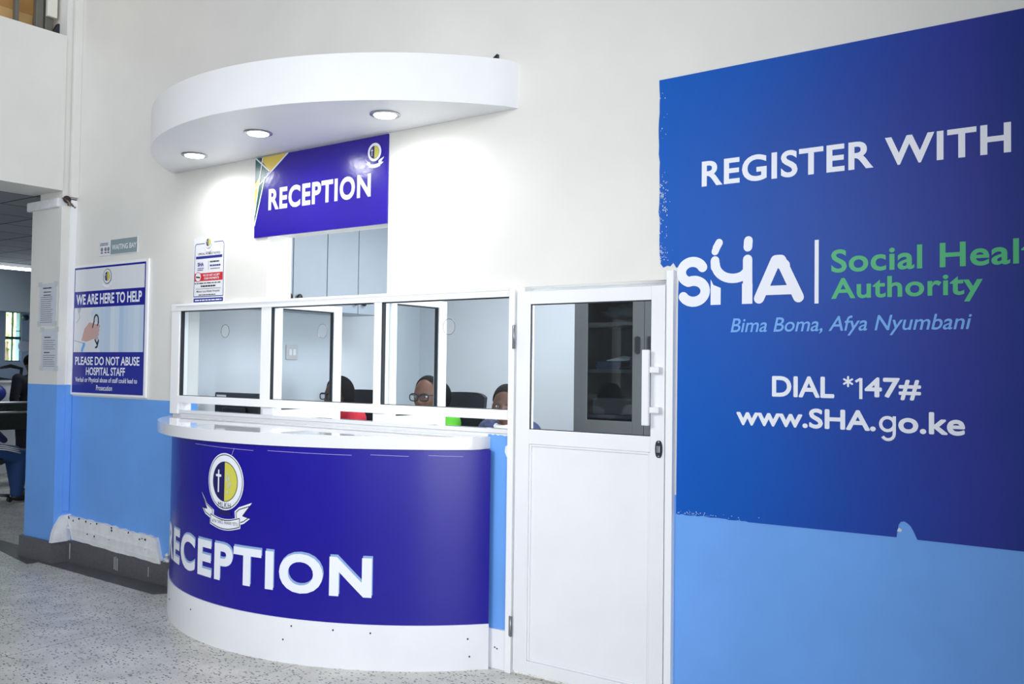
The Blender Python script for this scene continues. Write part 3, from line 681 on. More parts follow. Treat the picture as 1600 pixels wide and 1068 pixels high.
A.text('OFFICIAL PAYMENT NOTICE', NX(.15), NX(.86), NV(.268), NV(.235), INK, 2, .005); A.text('SHA', NX(.14), NX(.34), NV(.44), NV(.38), BL, 2, .04)
A.rect(NX(.49), NX(.497), NV(.50), NV(.36), INK, 2); A.lines(NX(.54), NX(.90), NV(.39), 1, .02, .010, INK, 2); A.lines(NX(.54), NX(.92), NV(.45), 1, .02, .011, BL, 2); A.lines(NX(.56), NX(.92), NV(.49), 1, .01, .005, INK, 2); A.lines(NX(.14), NX(.36), NV(.475), 2, .012, .005, BL, 2)
A.text('WE DO NOT ACCEPT', NX(.32), NX(.86), NV(.598), NV(.565), LETW, 2, .02); A.text('CASH PAYMENTS', NX(.36), NX(.84), NV(.645), NV(.612), LETW, 2, .02)
A.lines(NX(.06), NX(.95), NV(.705), 1, .01, .006, INK, 2); A.lines(NX(.26), NX(.76), NV(.755), 1, .01, .010, INK, 2); A.rect(NX(.1), NX(.9), NV(.785), NV(.78), INK, 2)
A.text('Mama Lucy Kibaki Hospital', NX(.13), NX(.86), NV(.845), NV(.805), INK, 2, .004); A.lines(NX(.2), NX(.8), NV(.882), 1, .01, .006, INK, 2); A.lines(NX(.08), NX(.94), NV(.965), 1, .01, .008, LETW, 2)
emblem(A, NX(.49), NV(.085), .235, 3, False)
A.build('print', s, wallmap(-.004))
# paper notices taped to the pier
FILM = mat('clear tape', (206, 212, 214), .25)
for k, (x0, x1, z0, z1, lab) in enumerate(((-7.455, -7.185, 1.842, 2.185, 'upper printed paper notice taped to the white pier'), (-7.405, -7.150, 1.490, 1.825, 'lower printed paper notice taped to the white pier'))):
    s = thing('paper_notice', lab, 'notice', ((x0+x1)/2, -.12, z0), 'paper notices on the pier')
    bm = bmesh.new(); prism_xz(bm, [(x0, z0+.01), (x1, z0), (x1-.004, z1), (x0+.006, z1-.006)], -.1225, -.1205); finish('sheet', bm, mat('notice sheet %d' % k, (206, 214, 222), .35), s)
    A = Art()
    if k == 0:
        A.lines(x0+.06, x1-.06, z1-.045, 1, .02, .010, INK); A.lines(x0+.07, x1-.08, z1-.075, 2, .025, .007, INK); A.lines(x0+.03, x1-.05, z1-.115, 13, .0165, .005, mat('faded ink', (110, 120, 136), .6))
    else:
        A.lines(x0+.05, x1-.10, z1-.075, 1, .02, .009, INK); A.lines(x0+.04, x1-.03, z1-.097, 5, .017, .005, mat('faded ink', (110, 120, 136), .6)); A.lines(x0+.05, x1-.10, z1-.195, 1, .02, .009, INK); A.lines(x0+.04, x1-.03, z1-.215, 6, .017, .005, mat('faded ink', (110, 120, 136), .6))
    A.build('print', s, wallmap(-.1225))
    A = Art()
    for x, z in ((x0+.01, z1-.01), (x1-.02, z1-.01), (x0+.01, z0+.02), (x1-.02, z0+.02)): A.rect(x-.025, x+.03, z-.018, z+.02, FILM)
    A.build('tape', s, wallmap(-.1228))

# ================================================================== OFFICE CONTENT
units = ((.21, .46, 1), (.46, 1.15, 2), (1.15, 1.83, 2))
labs = ('narrow pale grey wall cupboard nearest the counter screen', 'pale grey double wall cupboard with black knobs behind the left of the opening', 'pale grey double wall cupboard with black knobs farthest from the counter screen')
for (y0, y1, n), lab in zip(units, labs):
    c = thing('wall_cupboard', lab, 'cupboard', (-5.72, (y0+y1)/2, 1.99), 'wall cupboards in the office')
    bx('body', CUPB, c, (-5.949, -5.52, y0+.001, y1-.001, 1.99, 2.8), .002)
    for k in range(n):
        a = y0+(y1-y0)*k/n+.004; b_ = y0+(y1-y0)*(k+1)/n-.004
        d = bx('door', CUPB, c, (-5.519, -5.50, a, b_, 1.985, 2.79), .003)
        ky = (b_-.045) if (n == 1 or k == 0) else (a+.045)
        bm = bmesh.new(); lathe(bm, [(.008, 0), (.010, .012), (.024, .016), (.026, .026), (.018, .034)], (-5.50, ky, 2.075), 16, 0, 'X'); finish('knob', bm, BLACK, d)
# glass partitions at the mullions
for X, Ye, lab in ((-4.785, .615, 'white framed glass partition behind the left mullion of the counter screen'), (-3.777, .545, 'white framed glass partition behind the right mullion of the counter screen')):
    g = thing('desk_partition', lab, 'partition', (X, .05, 1.0), 'glass partitions between the counter bays')
    bm = bmesh.new(); xx = (X-.022, X+.022)
    box(bm, *xx, .05, .095, .94, 1.965, bev=.003); box(bm, *xx, Ye-.07, Ye, .94, 1.965, bev=.003); box(bm, *xx, .095, Ye-.07, 1.925, 1.965, bev=.003); box(bm, *xx, .095, Ye-.07, .94, 1.268, bev=.003)
    finish('frame', bm, ALU, g)
    bx('glass_pane', GLASS, g, (X-.003, X+.003, .095, Ye-.07, 1.268, 1.925), 0)
    bm = bmesh.new()
    for d in ((.095, .101, 1.268, 1.925), (Ye-.077, Ye-.07, 1.268, 1.925), (.095, Ye-.07, 1.918, 1.925), (.095, Ye-.07, 1.268, 1.275)): box(bm, X-.012, X+.012, d[0], d[1], d[2], d[3])
    finish('gasket', bm, GASK, g)
# work desk behind the screen
dk = thing('staff_desk', 'white staff desk running behind the glazed counter screen', 'desk', (-4.3, .45, FO))
bx('desk_top', LAM, dk, (-5.94, -2.95, .21, .62, .90, .938), .003)
for x in (-5.9, -4.785, -3.795, -2.99): bx('support_panel', LAM, dk, (x-.015, x+.015, .25, .58, FO+.001, .899), .002)
# monitor
m_ = thing('computer_monitor', 'black computer monitor seen from behind in the left counter bay', 'monitor', (-5.62, .40, .938))
bm = bmesh.new(); box(bm, -5.855, -5.36, .385, .415, 1.02, 1.353, bev=.008); box(bm, -5.74, -5.48, .365, .386, 1.07, 1.25, bev=.008); finish('screen_housing', bm, BLACK, m_)
bx('label_sticker', PAPER, m_, (-5.83, -5.72, .3835, .385, 1.305, 1.335), 0)
bm = bmesh.new(); tube(bm, [(-5.61, .43, .955), (-5.61, .43, 1.05), (-5.61, .41, 1.12)], .018, 12); prism(bm, [(-5.61+.12*math.cos(a*PI/10), .43+.08*math.sin(a*PI/10)) for a in range(20)], .939, .953); finish('stand', bm, BLACK, m_)
# switch plate
bm = bmesh.new(); sp_ = thing('light_switch', 'square white switch plate on the office left wall', 'switch', (-5.95, 1.185, 1.66))
bx('plate', mat('switch plate', (206, 202, 202), .4), sp_, (-5.9495, -5.938, 1.125, 1.245, 1.605, 1.725), .004)
for k in range(2): bx('rocker', PVC, sp_, (-5.938, -5.932, 1.15+.04*k, 1.18+.04*k, 1.64, 1.69), .002)
# dark steel cabinet with glazed doors
c = thing('steel_cabinet', 'dark grey steel storage cabinet with glazed doors behind the office door', 'cabinet', (-2.94, 1.8, FO))
X0, X1, Yf = -3.482, -2.39, 1.60
bm = bmesh.new()
for d in ((X0, X0+.02, Yf+.02, 2.04, FO+.001, 2.2), (X1-.02, X1, Yf+.02, 2.04, FO+.001, 2.2), (X0+.02, X1-.02, 2.02, 2.04, FO+.001, 2.2), (X0, X1, Yf+.02, 2.04, 2.2, 2.22), (X0+.02, X1-.02, Yf+.02, 2.02, FO+.001, FO+.06)): box(bm, *d)
finish('body', bm, CABG, c)
for z in (.62, 1.235, 1.545, 1.865): 
    bx('shelf', CABG, c, (X0+.021, X1-.021, Yf+.03, 2.019, z-.012, z+.012), .002)
for k in range(2):
    a = X0 if k == 0 else -2.934; b_ = -2.938 if k == 0 else X1
    bm = bmesh.new(); ga, gb = a+.105, b_-.085
    for d in ((a, ga, FO+.08, 2.19), (gb, b_, FO+.08, 2.19), (ga, gb, 2.02, 2.19), (ga, gb, FO+.08, 1.21)): box(bm, d[0], d[1], Yf, Yf+.019, d[2], d[3], bev=.002)
    d_ = finish('door', bm, CABG, c)
    bx('glass_pane', GLASS2, d_, (ga, gb, Yf+.008, Yf+.012, 1.21, 2.02), 0)
    hx = b_-.045 if k == 0 else a+.045
    bm = bmesh.new(); prism_xz(bm, [(hx+.020*math.cos(q*PI/12), 1.72+(.04 if math.sin(q*PI/12) > 0 else -.04)+.02*math.sin(q*PI/12)) for q in range(24)], Yf-.006, Yf-.0005); prism_xz(bm, [(hx+.010*math.cos(q*PI/12), 1.72+(.03 if math.sin(q*PI/12) > 0 else -.03)+.01*math.sin(q*PI/12)) for q in range(24)], Yf-.0075, Yf-.006, 1)
    finish('handle', bm, [DSTEEL, BLACK], d_)
# things in the cabinet
PLB = mat('grey plastic bag', (128, 136, 140), .25, spec=.6)
bm = bmesh.new(); vs = ellipsoid(bm, (-3.16, 1.82, 1.945), (.2, .12, .068), 24)
for v in vs: v.co += (v.co-Vector((-3.16, 1.82, 1.945)))*.22*math.sin(v.co.x*60+v.co.z*90)*math.cos(v.co.y*50); v.co.z = max(v.co.z, 1.878)
tag(finish('plastic_bag', bm, PLB, loc=(-3.16, 1.82, 1.878)), 'crumpled clear plastic bag on the top cabinet shelf', 'bag')
for k, (x, w_, h_, col, lab) in enumerate(((-3.25, .2, .055, (58, 74, 110), 'blue folder pile at the left of the middle cabinet shelf'), (-3.0, .17, .085, (64, 70, 84), 'dark folder pile at the right of the middle cabinet shelf'))):
    bm = bmesh.new()
    for q in range(4): box(bm, x-w_/2+random.uniform(0, .015), x+w_/2-random.uniform(0, .015), 1.67, 1.95, 1.5575+h_*q/4, 1.5575+h_*(q+1)/4-.002)
    tag(finish('folder_pile', bm, mat('folder %d' % k, col, .5), loc=(x, 1.8, 1.5575)), lab, 'folders')
bm = bmesh.new(); prism(bm, [(-3.26, 1.66), (-3.10, 1.665), (-3.06, 1.73), (-3.20, 1.80)], 1.616, 1.619)
for v in bm.verts: v.co.z += (v.co.y-1.66)*.25
tag(finish('paper_sheet', bm, PAPER, loc=(-3.16, 1.72, 1.614)), 'loose white paper lying on the blue folders in the cabinet', 'paper')
bm = bmesh.new(); box(bm, -3.38, -3.05, 1.68, 1.98, 1.2475, 1.36, bev=.01); tag(finish('storage_box', bm, mat('dim carton', (92, 96, 100), .6), loc=(-3.2, 1.8, 1.2475)), 'grey box on the lower cabinet shelf behind the glass', 'box')

# ------------------------------------------------------------------ people and chairs
def grown(bm, vox, smooth_n):
    """one continuous skin over everything in bm"""
    me = bpy.data.meshes.new('b'); bm.to_mesh(me); bm.free(); o = bpy.data.objects.new('b', me); COL.objects.link(o)
    rm = o.modifiers.new('r', 'REMESH'); rm.mode = 'VOXEL'; rm.voxel_size = vox
    sm = o.modifiers.new('s', 'SMOOTH'); sm.iterations = smooth_n; sm.factor = .5
    dg = bpy.context.evaluated_depsgraph_get(); m2 = bpy.data.meshes.new_from_object(o.evaluated_get(dg)); bpy.data.objects.remove(o)
    bm = bmesh.new(); bm.from_mesh(m2); bpy.data.meshes.remove(m2)
    seen = set(); isl = []                                    # keep the outer skin only
    for v in bm.verts:
        if v in seen: continue
        st = [v]; seen.add(v); c = []
        while st:
            x = st.pop(); c.append(x)
            for e in x.link_edges:
                y = e.other_vert(x)
                if y not in seen: seen.add(y); st.append(y)
        isl.append(c)
    isl.sort(key=len); small = [v for c in isl[:-1] for v in c]
    if small: bmesh.ops.delete(bm, geom=small, context='VERTS')
    return bm
def limbs(nodes, edges, extra=(), grow=0.):
    bm = bmesh.new()
    for n, (p, r) in nodes.items(): ellipsoid(bm, p, (r+grow,)*3, 20)
    for a, b in edges:
        (p, r), (q, t_) = nodes[a], nodes[b]; p, q = Vector(p), Vector(q)
        tube(bm, [p.lerp(q, k/4) for k in range(5)], r, 18, taper=[(r+(t_-r)*k/4+grow)*.985 for k in range(5)])
    for c, r in extra: ellipsoid(bm, c, tuple(x+grow for x in r), 24)
    bmesh.ops.recalc_face_normals(bm, faces=bm.faces[:])
    return bm
def torso(ch, wa, pe, ax=0):
    f = (lambda a, b, c: (a, b, c)) if ax == 0 else (lambda a, b, c: (b, a, c))
    return [(ch, f(.165, .112, .165)), (wa, f(.14, .105, .15)), (pe, f(.16, .12, .12))]
def head_bm():
    bm = bmesh.new(); r = bmesh.ops.create_uvsphere(bm, u_segments=56, v_segments=44, radius=1)
    g = lambda x, z, cx, cz, sx, sz: math.exp(-((x-cx)/sx)**2-((z-cz)/sz)**2)
    for v in r['verts']:
        d = v.co.copy(); x, y, z = d.x*.076, .090+d.y*.096, d.z*.118
        if z < 0: k = (-z/.118)**1.6; x *= 1-.30*k; y = y-(.018*k if d.y < 0 else 0); y += (-.022*k if d.y > 0 else 0)
        if d.y > .3 and z < -.04: y -= .02
        if d.y < .15:
            q = 0
            q += .022*g(x, z, 0, -.034, .013, .016)+.012*g(x, z, 0, -.012, .008, .022)      # nose
            q += .007*g(abs(x), z, .016, -.036, .008, .008)                                  # nostrils
            q += .006*g(abs(x), z, .030, .020, .020, .008)                                   # brow
            q -= .010*g(abs(x), z, .031, .0, .015, .010)                                     # sockets
            q += .006*g(abs(x), z, .042, -.03, .016, .018)                                   # cheeks
            q += .009*g(x, z, 0, -.066, .022, .006)+.010*g(x, z, 0, -.080, .018, .006)       # lips
            q -= .003*g(x, z, 0, -.073, .024, .003)
            q += .007*g(x, z, 0, -.104, .018, .012)                                          # chin
            y -= q
        v.co = Vector((x, y, z))
    for s in (-1, 1): ellipsoid(bm, (s*.077, .098, -.012), (.010, .020, .032), 12)
    return bm
def person(name, label, eye, rz, shirtm, skinm, hair, glasses=False, collar=False):
    root = thing(name, label, 'person', (eye[0], eye[1], FO), 'staff seated behind the counter screen')
    E = eye[2]; H = lambda x, y, z: (x, y, E+z-FO)
    N = {'pelvis': (H(0, .17, -.63), .13), 'waist': (H(0, .16, -.48), .115), 'chest': (H(0, .14, -.315), .13), 'neckb': (H(0, .125, -.195), .066), 'neck': (H(0, .105, -.12), .052), 'skull': (H(0, .095, -.03), .05),
         'shl': (H(-.155, .13, -.175), .074), 'ell': (H(-.23, -.02, -.43), .045), 'wrl': (H(-.15, -.24, -.375), .028),
         'shr': (H(.155, .13, -.175), .074), 'elr': (H(.23, -.02, -.43), .045), 'wrr': (H(.15, -.24, -.375), .028),
         'hpl': (H(-.09, .12, -.64), .09), 'knl': (H(-.12, -.30, -.62), .06), 'anl': (H(-.12, -.26, E*0-(E-FO)+.09), .04), 'tol': (H(-.12, -.40, -(E-FO)+.045), .035),
         'hpr': (H(.09, .12, -.64), .09), 'knr': (H(.12, -.30, -.62), .06), 'anr': (H(.12, -.26, -(E-FO)+.09), .04), 'tor': (H(.12, -.40, -(E-FO)+.045), .035)}
    Ed = [('pelvis', 'waist'), ('waist', 'chest'), ('chest', 'neckb'), ('neckb', 'neck'), ('neck', 'skull'), ('chest', 'shl'), ('shl', 'ell'), ('ell', 'wrl'), ('chest', 'shr'), ('shr', 'elr'), ('elr', 'wrr'),
          ('pelvis', 'hpl'), ('hpl', 'knl'), ('knl', 'anl'), ('anl', 'tol'), ('pelvis', 'hpr'), ('hpr', 'knr'), ('knr', 'anr'), ('anr', 'tor')]
    TX = torso(N['chest'][0], N['waist'][0], N['pelvis'][0])
    bm = limbs({k: (p, min(r, .09)) for k, (p, r) in N.items()}, Ed, TX)
    hb = head_bm(); hm = Matrix.Rotation(rz, 4, 'Z') @ Matrix.Scale(1.08, 4)
    bmesh.ops.transform(hb, matrix=Matrix.Translation(H(0, 0, 0)) @ Matrix.Translation((0, .09, 0)) @ hm @ Matrix.Translation((0, -.09, 0)), verts=hb.verts)
    tmp = bpy.data.meshes.new('h'); hb.to_mesh(tmp); hb.free(); bm.from_mesh(tmp); bpy.data.meshes.remove(tmp)
    for s, wn in ((-1, 'wrl'), (1, 'wrr')):            # hands: palm, four fingers, thumb
        wv = Vector(N[wn][0])
        ellipsoid(bm, wv+Vector((-s*.012, -.045, -.010)), (.040, .050, .016), 14)
        for k in range(4):
            x = -s*.012+(-.028+.0187*k); L = (.062, .074, .070, .054)[k if s < 0 else 3-k]
            tube(bm, [wv+Vector((x, -.075, -.010)), wv+Vector((x*1.1, -.090-L*.4, -.012)), wv+Vector((x*1.1, -.080-L*.8, -.026)), wv+Vector((x*1.05, -.085-L*.95, -.034))], .009, 8, taper=[.010, .0095, .0085, .007])
        tube(bm, [wv+Vector((-s*.035, -.02, -.012)), wv+Vector((-s*.066, -.045, -.018)), wv+Vector((-s*.070, -.078, -.026))], .01, 8, taper=[.012, .011, .009])
    finish('body', grown(bm, .005, 2), skinm, root, smooth=True, local=True)
    G = .014
    Nn = {k: (p, min(r, .09)) for k, (p, r) in N.items()}
    sh = {k: Nn[k] for k in ('chest', 'waist', 'pelvis', 'shl', 'shr')}
    sh['nb'] = (H(0, .135, -.185), .070)
    for s_, a_, b_ in (('l', 'shl', 'ell'), ('r', 'shr', 'elr')): sh['sl'+s_] = (tuple(Vector(N[b_][0]).lerp(Vector(N[a_][0]), .3)), .056)
    finish('shirt', grown(limbs(sh, [('chest', 'waist'), ('waist', 'pelvis'), ('chest', 'shl'), ('shl', 'sll'), ('chest', 'shr'), ('shr', 'slr'), ('chest', 'nb'), ('nb', 'shl'), ('nb', 'shr')], TX, G), .008, 5), shirtm, root, smooth=True, local=True)
    tr = {k: Nn[k] for k in ('pelvis', 'hpl', 'knl', 'anl', 'hpr', 'knr', 'anr')}
    finish('trousers', grown(limbs(tr, [('pelvis', 'hpl'), ('hpl', 'knl'), ('knl', 'anl'), ('pelvis', 'hpr'), ('hpr', 'knr'), ('knr', 'anr')], TX[2:], G+.004), .009, 4), mat('dark trousers', (32, 34, 48), .8), root, smooth=True, local=True)
    HT = Matrix.Translation(H(0, .09, 0)) @ hm @ Matrix.Translation((0, -.09, 0))
    def part(nm, b, m):
        bmesh.ops.transform(b, matrix=HT, verts=b.verts); return finish(nm, b, m, root, smooth=True, local=True)
    for s_ in (-1, 1):
        b = bmesh.new(); ellipsoid(b, (s_*.031, .014, .001), (.0125, .0105, .0075), 14); ellipsoid(b, (s_*.031, .0055, .001), (.0055, .003, .0055), 10, 1)
        part('eye', b, [EYEW, BLACK])
    b = bmesh.new()
    if hair == 'bun':
        ellipsoid(b, (0, .106, .024), (.082, .098, .108), 36)
        bmesh.ops.bisect_plane(b, geom=b.verts[:]+b.edges[:]+b.faces[:], plane_co=(0, .055, .098), plane_no=Vector((0, -.85, -.50)).normalized(), clear_outer=True)
        ellipsoid(b, (.045, .185, .0), (.075, .06, .095), 18)
    elif hair == 'bob':
        ellipsoid(b, (0, .112, .015), (.098, .115, .128), 36)
        bmesh.ops.bisect_plane(b, geom=b.verts[:]+b.edges[:]+b.faces[:], plane_co=(0, .055, .05), plane_no=Vector((0, -.95, -.22)).normalized(), clear_outer=True)
    else:
        ellipsoid(b, (0, .104, .030), (.082, .096, .103), 36)
        bmesh.ops.bisect_plane(b, geom=b.verts[:]+b.edges[:]+b.faces[:], plane_co=(0, .03, .085), plane_no=Vector((0, -.7, -.8)).normalized(), clear_outer=True)
    part('hair', b, HAIR)
    if glasses:
        b = bmesh.new()
        for s_ in (-1, 1):
            P = [(s_*.035+.029*math.copysign(abs(math.cos(a))**.7, math.cos(a)), -.013, -.003+.022*math.copysign(abs(math.sin(a))**.7, math.sin(a))) for a in [2*PI*k/28 for k in range(28)]]
            tube(b, P, .0038, 8, 0, True); tube(b, [(s_*.060, -.012, .010), (s_*.078, .02, .012), (s_*.082, .10, .006)], .0026, 6)
        tube(b, [(-.009, -.014, .002), (0, -.017, .004), (.009, -.014, .002)], .0024, 6)
        gp = part('glasses', b, BLACK)
        b = bmesh.new()
        for s_ in (-1, 1):
            vs = [b.verts.new((s_*.034+.026*math.cos(2*PI*k/24), -.0125, -.002+.019*math.sin(2*PI*k/24))) for k in range(24)]; b.faces.new(vs)
        bmesh.ops.transform(b, matrix=HT, verts=b.verts); finish('lens', b, LENS, gp, local=True)
    if collar:
        b = bmesh.new(); tube(b, [(.08*math.cos(a), .125+.08*math.sin(a), E-.125-FO+.012*math.sin(a)) for a in [2*PI*k/20 for k in range(20)]], .02, 8, 0, True); finish('collar', b, PAPER, root, smooth=True, local=True)
    return root
person('person', 'seated person in red top wearing glasses in the middle counter bay', (-5.30, 1.0, 1.33), -.05, mat('red shirt', (196, 40, 60), .8), SKIN2, 'bob', True)
person('person', 'seated person in green top wearing black glasses in the right counter bay', (-4.14, .715, 1.36), .24, mat('bright green shirt', (84, 178, 40), .8), SKIN, 'bun', True)
person('person', 'seated person in patterned top with white collar next to the office door', (-3.575, .84, 1.312), .42, mat('navy patterned shirt', (44, 54, 92), .8, var=.6, scale=30), SKIN2, 'short', False, True)

def chair(loc, label, rz=0., w_=.24, top=1.38):
    c = thing('office_chair', label, 'chair', loc, 'black office chairs behind the counter', rz)
    h = top-loc[2]
    b = bmesh.new(); n = 14; m_ = 8; G_ = []
    for j in range(m_+1):
        row = []
        v = j/m_; zz = h-.50+.50*v; ww = w_*(1-.10*(1-v))*(1 if v < .9 else 1)
        for i in range(n+1):
            s_ = -1+2*i/n; cz = -.03*(abs(s_)**4)*(v > .8)
            row.append((s_*ww, .05-.05*(s_*s_)+.03*v, zz+cz))
        G_.append(row)
    Vf = [[b.verts.new(p) for p in r_] for r_ in G_]; Vb = [[b.verts.new((p[0], p[1]+.028, p[2])) for p in r_] for r_ in G_]
    for j in range(m_):
        for i in range(n): b.faces.new((Vf[j][i], Vf[j][i+1], Vf[j+1][i+1], Vf[j+1][i])); b.faces.new((Vb[j+1][i], Vb[j+1][i+1], Vb[j][i+1], Vb[j][i]))
    for i in range(n):
        b.faces.new((Vf[m_][i], Vf[m_][i+1], Vb[m_][i+1], Vb[m_][i])); b.faces.new((Vb[0][i], Vb[0][i+1], Vf[0][i+1], Vf[0][i]))
    for j in range(m_): b.faces.new((Vf[j+1][0], Vb[j+1][0], Vb[j][0], Vf[j][0])); b.faces.new((Vf[j][n], Vb[j][n], Vb[j+1][n], Vf[j+1][n]))
    bmesh.ops.recalc_face_normals(b, faces=b.faces[:]); bk = finish('backrest', b, BLACKF, c, smooth=True, local=True)
    b = bmesh.new(); tube(b, [(0, .10, h-.25), (0, .13, h-.5), (0, .08, .40), (0, -.1, .40)], .022, 8); finish('back_support', b, BLACK, c, local=True)
    b = bmesh.new(); box(b, -.24, .24, -.42, .03, .43, .50, bev=.025); finish('seat', b, BLACKF, c, smooth=True, local=True)
    b = bmesh.new(); tube(b, [(0, -.19, .08), (0, -.19, .43)], .025, 12); finish('gas_column', b, DSTEEL, c, local=True)
    b = bmesh.new()
    for k in range(5): a_ = 2*PI*k/5; tube(b, [(0, -.19, .11), (.28*math.cos(a_), -.19+.28*math.sin(a_), .068)], .02, 8, taper=[.026, .016])
    finish('star_base', b, BLACK, c, local=True)
    for k in range(5):
        a_ = 2*PI*k/5; b = bmesh.new(); lathe(b, [(.02, -.018), (.028, -.014), (.028, .014), (.02, .018)], (.28*math.cos(a_), -.19+.28*math.sin(a_), .0285), 14, 0, 'Y'); finish('castor', b, BLACK, c, local=True)
    return c
chair((-4.145, 1.13, FO), 'black office chair behind the person in the green top', -.1, .235, 1.385)
chair((-5.42, 1.42, FO), 'black office chair behind the person in the red top', 0, .24, 1.37)
chair((-3.56, 1.30, FO), 'black office chair behind the person nearest the door', .1, .215, 1.10)

# ================================================================== WAITING ROOM THROUGH THE OPENING
bm = bmesh.new(); box(bm, -16.2, -7.62, -9, 5.2, 2.94, 3.04); struct(finish('ceiling', bm, TILE), 'grey tiled ceiling of the waiting room', 'ceiling')
bm = bmesh.new(); WX = -16
for d in ((WX-.2, WX, -9, 3.68, 0, 2.94), (WX-.2, WX, 3.945, 5.2, 0, 2.94), (WX-.2, WX, 3.68, 3.945, 0, 1.57), (WX-.2, WX, 3.68, 3.945, 2.42, 2.94)): box(bm, *d)
struct(finish('wall_waiting_far', bm, mat('pale blue wall', (176, 196, 226), .6)), 'pale far wall of the waiting room', 'wall')
bm = bmesh.new(); box(bm, -16, -7.6, 5.2, 5.3, 0, 2.94); struct(finish('wall_waiting_back', bm, OFFW), 'back wall of the waiting room', 'wall')
bm = bmesh.new(); box(bm, -7.6, -7.5, .2, 5.2, 0, 2.94); struct(finish('wall_waiting_side', bm, OFFW), 'side wall of the waiting room', 'wall')
bm = bmesh.new(); box(bm, -14.6, -14.2, -9, 5.2, 2.315, 2.94); struct(finish('trim_5', bm, mat('grey bulkhead', (140, 150, 160), .7)), 'grey bulkhead across the waiting room ceiling', 'beam')
wd = thing('window_2', 'tall steel window onto trees in the far waiting room wall', 'window', (-16, 3.81, 1.57), kind='structure')
bm = bmesh.new()
for d in ((3.68, 3.69, 1.57, 2.42), (3.935, 3.945, 1.57, 2.42), (3.80, 3.815, 1.57, 2.42), (3.68, 3.945, 1.945, 1.99), (3.68, 3.945, 1.57, 1.59), (3.68, 3.945, 2.405, 2.42), (3.81, 3.945, 2.08, 2.092)): box(bm, -16.06, -16.02, *d)
finish('frame', bm, mat('blue grey steel', (60, 92, 110), .5), wd); bx('glass_pane', GLASS, wd, (-16.042, -16.038, 3.69, 3.935, 1.59, 2.405), 0)
bm = bmesh.new(); rs = random.Random(2)
for k in range(700):
    c_ = Vector((-18.2+rs.uniform(-.6, .6), rs.uniform(3.6, 5.8), rs.uniform(.6, 3.6))); q = rs.uniform(.05, .11); R3 = Matrix.Rotation(rs.uniform(0, 6), 3, Vector((rs.uniform(-1, 1), rs.uniform(-1, 1), rs.uniform(-1, 1))).normalized())
    bm.faces.new([bm.verts.new(c_+R3 @ Vector(p)*q) for p in ((-1, 0, 0), (0, -.5, .1), (1, 0, 0), (0, .5, .1))])
tr = thing('tree', 'bright green leafy tree outside the waiting room window', 'tree', (-18.2, 4.7, 0))
finish('foliage', bm, LEAF, tr); bm = bmesh.new(); tube(bm, [(-18.2, 4.7, 0), (-18.25, 4.75, 1.4), (-18.1, 4.6, 3)], .1, 8, taper=[.12, .09, .04]); finish('trunk', bm, mat('bark', (92, 78, 62), .9), tr)
area('courtyard_daylight', (-17.2, 4.6, 5.0), (-18.2, 4.7, 2.0), 2.0, 2.0, 2600)
bm = bmesh.new(); box(bm, -26, -16.25, -2, 14, -.12, -.02); struct(finish('floor_outside', bm, LEAF), 'ground outside', 'ground')
bm = bmesh.new(); box(bm, -16.3, -1, .21, 5.4, 3.1, 3.2)
struct(finish('ceiling_roof', bm, OFFW), 'roof slab over the rooms', 'roof')
bm = bmesh.new(); box(bm, -21, -20.8, 1, 9, 0, 4.5); struct(finish('backdrop_courtyard', bm, mat('pale green backdrop', (176, 208, 140), .7, var=.3, scale=2)), 'pale green backdrop added beyond the tree', 'wall')  # added backdrop, keeps the view behind the leaves bright
# tube light
f_ = thing('fluorescent_light', 'long lit fluorescent tube fitting on the waiting room ceiling', 'light', (-13.35, 2.35, 2.94))
bx('housing', WHITE, f_, (-13.40, -13.30, 1.5, 3.0, 2.89, 2.939), .004); bm = bmesh.new(); tube(bm, [(-13.35, 1.52, 2.872), (-13.35, 2.98, 2.872)], .018, 12); finish('tube', bm, mat('lit tube', (235, 248, 255), .5, emit=9), f_)
# wall disc and small round fitting
bm = bmesh.new(); lathe(bm, [(.10, 0), (.105, .02), (.08, .03)], (-15.999, 3.985, 1.835), 24, 0, 'X'); tag(finish('round_disc', bm, mat('pale blue white disc', (206, 218, 244), .5)), 'white round disc on the wall right of the far window', 'disc')
bm = bmesh.new(); lathe(bm, [(.045, 0), (.05, .05), (.03, .08)], (-15.999, 3.99, 2.315), 16, 0, 'X'); tag(finish('round_fitting', bm, mat('dark blue plastic', (40, 60, 100), .5)), 'small dark round fitting high beside the far window', 'fitting')
# reception desk in the distance
dk = thing('waiting_room_desk', 'white boxy desk below the far waiting room window', 'desk', (-13.6, 2.4, 0))
bx('desk_body', PVC, dk, (-13.9, -13.4, 1.6, 2.79, .001, 1.27), .01); bx('desk_top', LAM, dk, (-13.93, -13.37, 1.57, 2.82, 1.27, 1.30), .004)
c = thing('armchair', 'dark armchair frame behind the far white desk', 'chair', (-14.9, 3.25, 0))
bm = bmesh.new(); tube(bm, [(-14.9, 3.0, .003), (-14.9, 3.02, 1.45), (-14.9, 3.25, 1.50), (-14.9, 3.42, 1.46), (-14.9, 3.40, 1.25), (-14.9, 3.05, 1.3)], .03, 8); tube(bm, [(-14.6, 3.38, .003), (-14.7, 3.42, 1.3)], .03, 8); tube(bm, [(-15.1, 3.38, .003), (-15.0, 3.42, 1.3)], .03, 8); finish('frame', bm, BLACK, c)
bm = bmesh.new(); box(bm, -15.15, -14.65, 3.0, 3.45, 1.02, 1.12, bev=.03); finish('seat', bm, BLACKF, c)
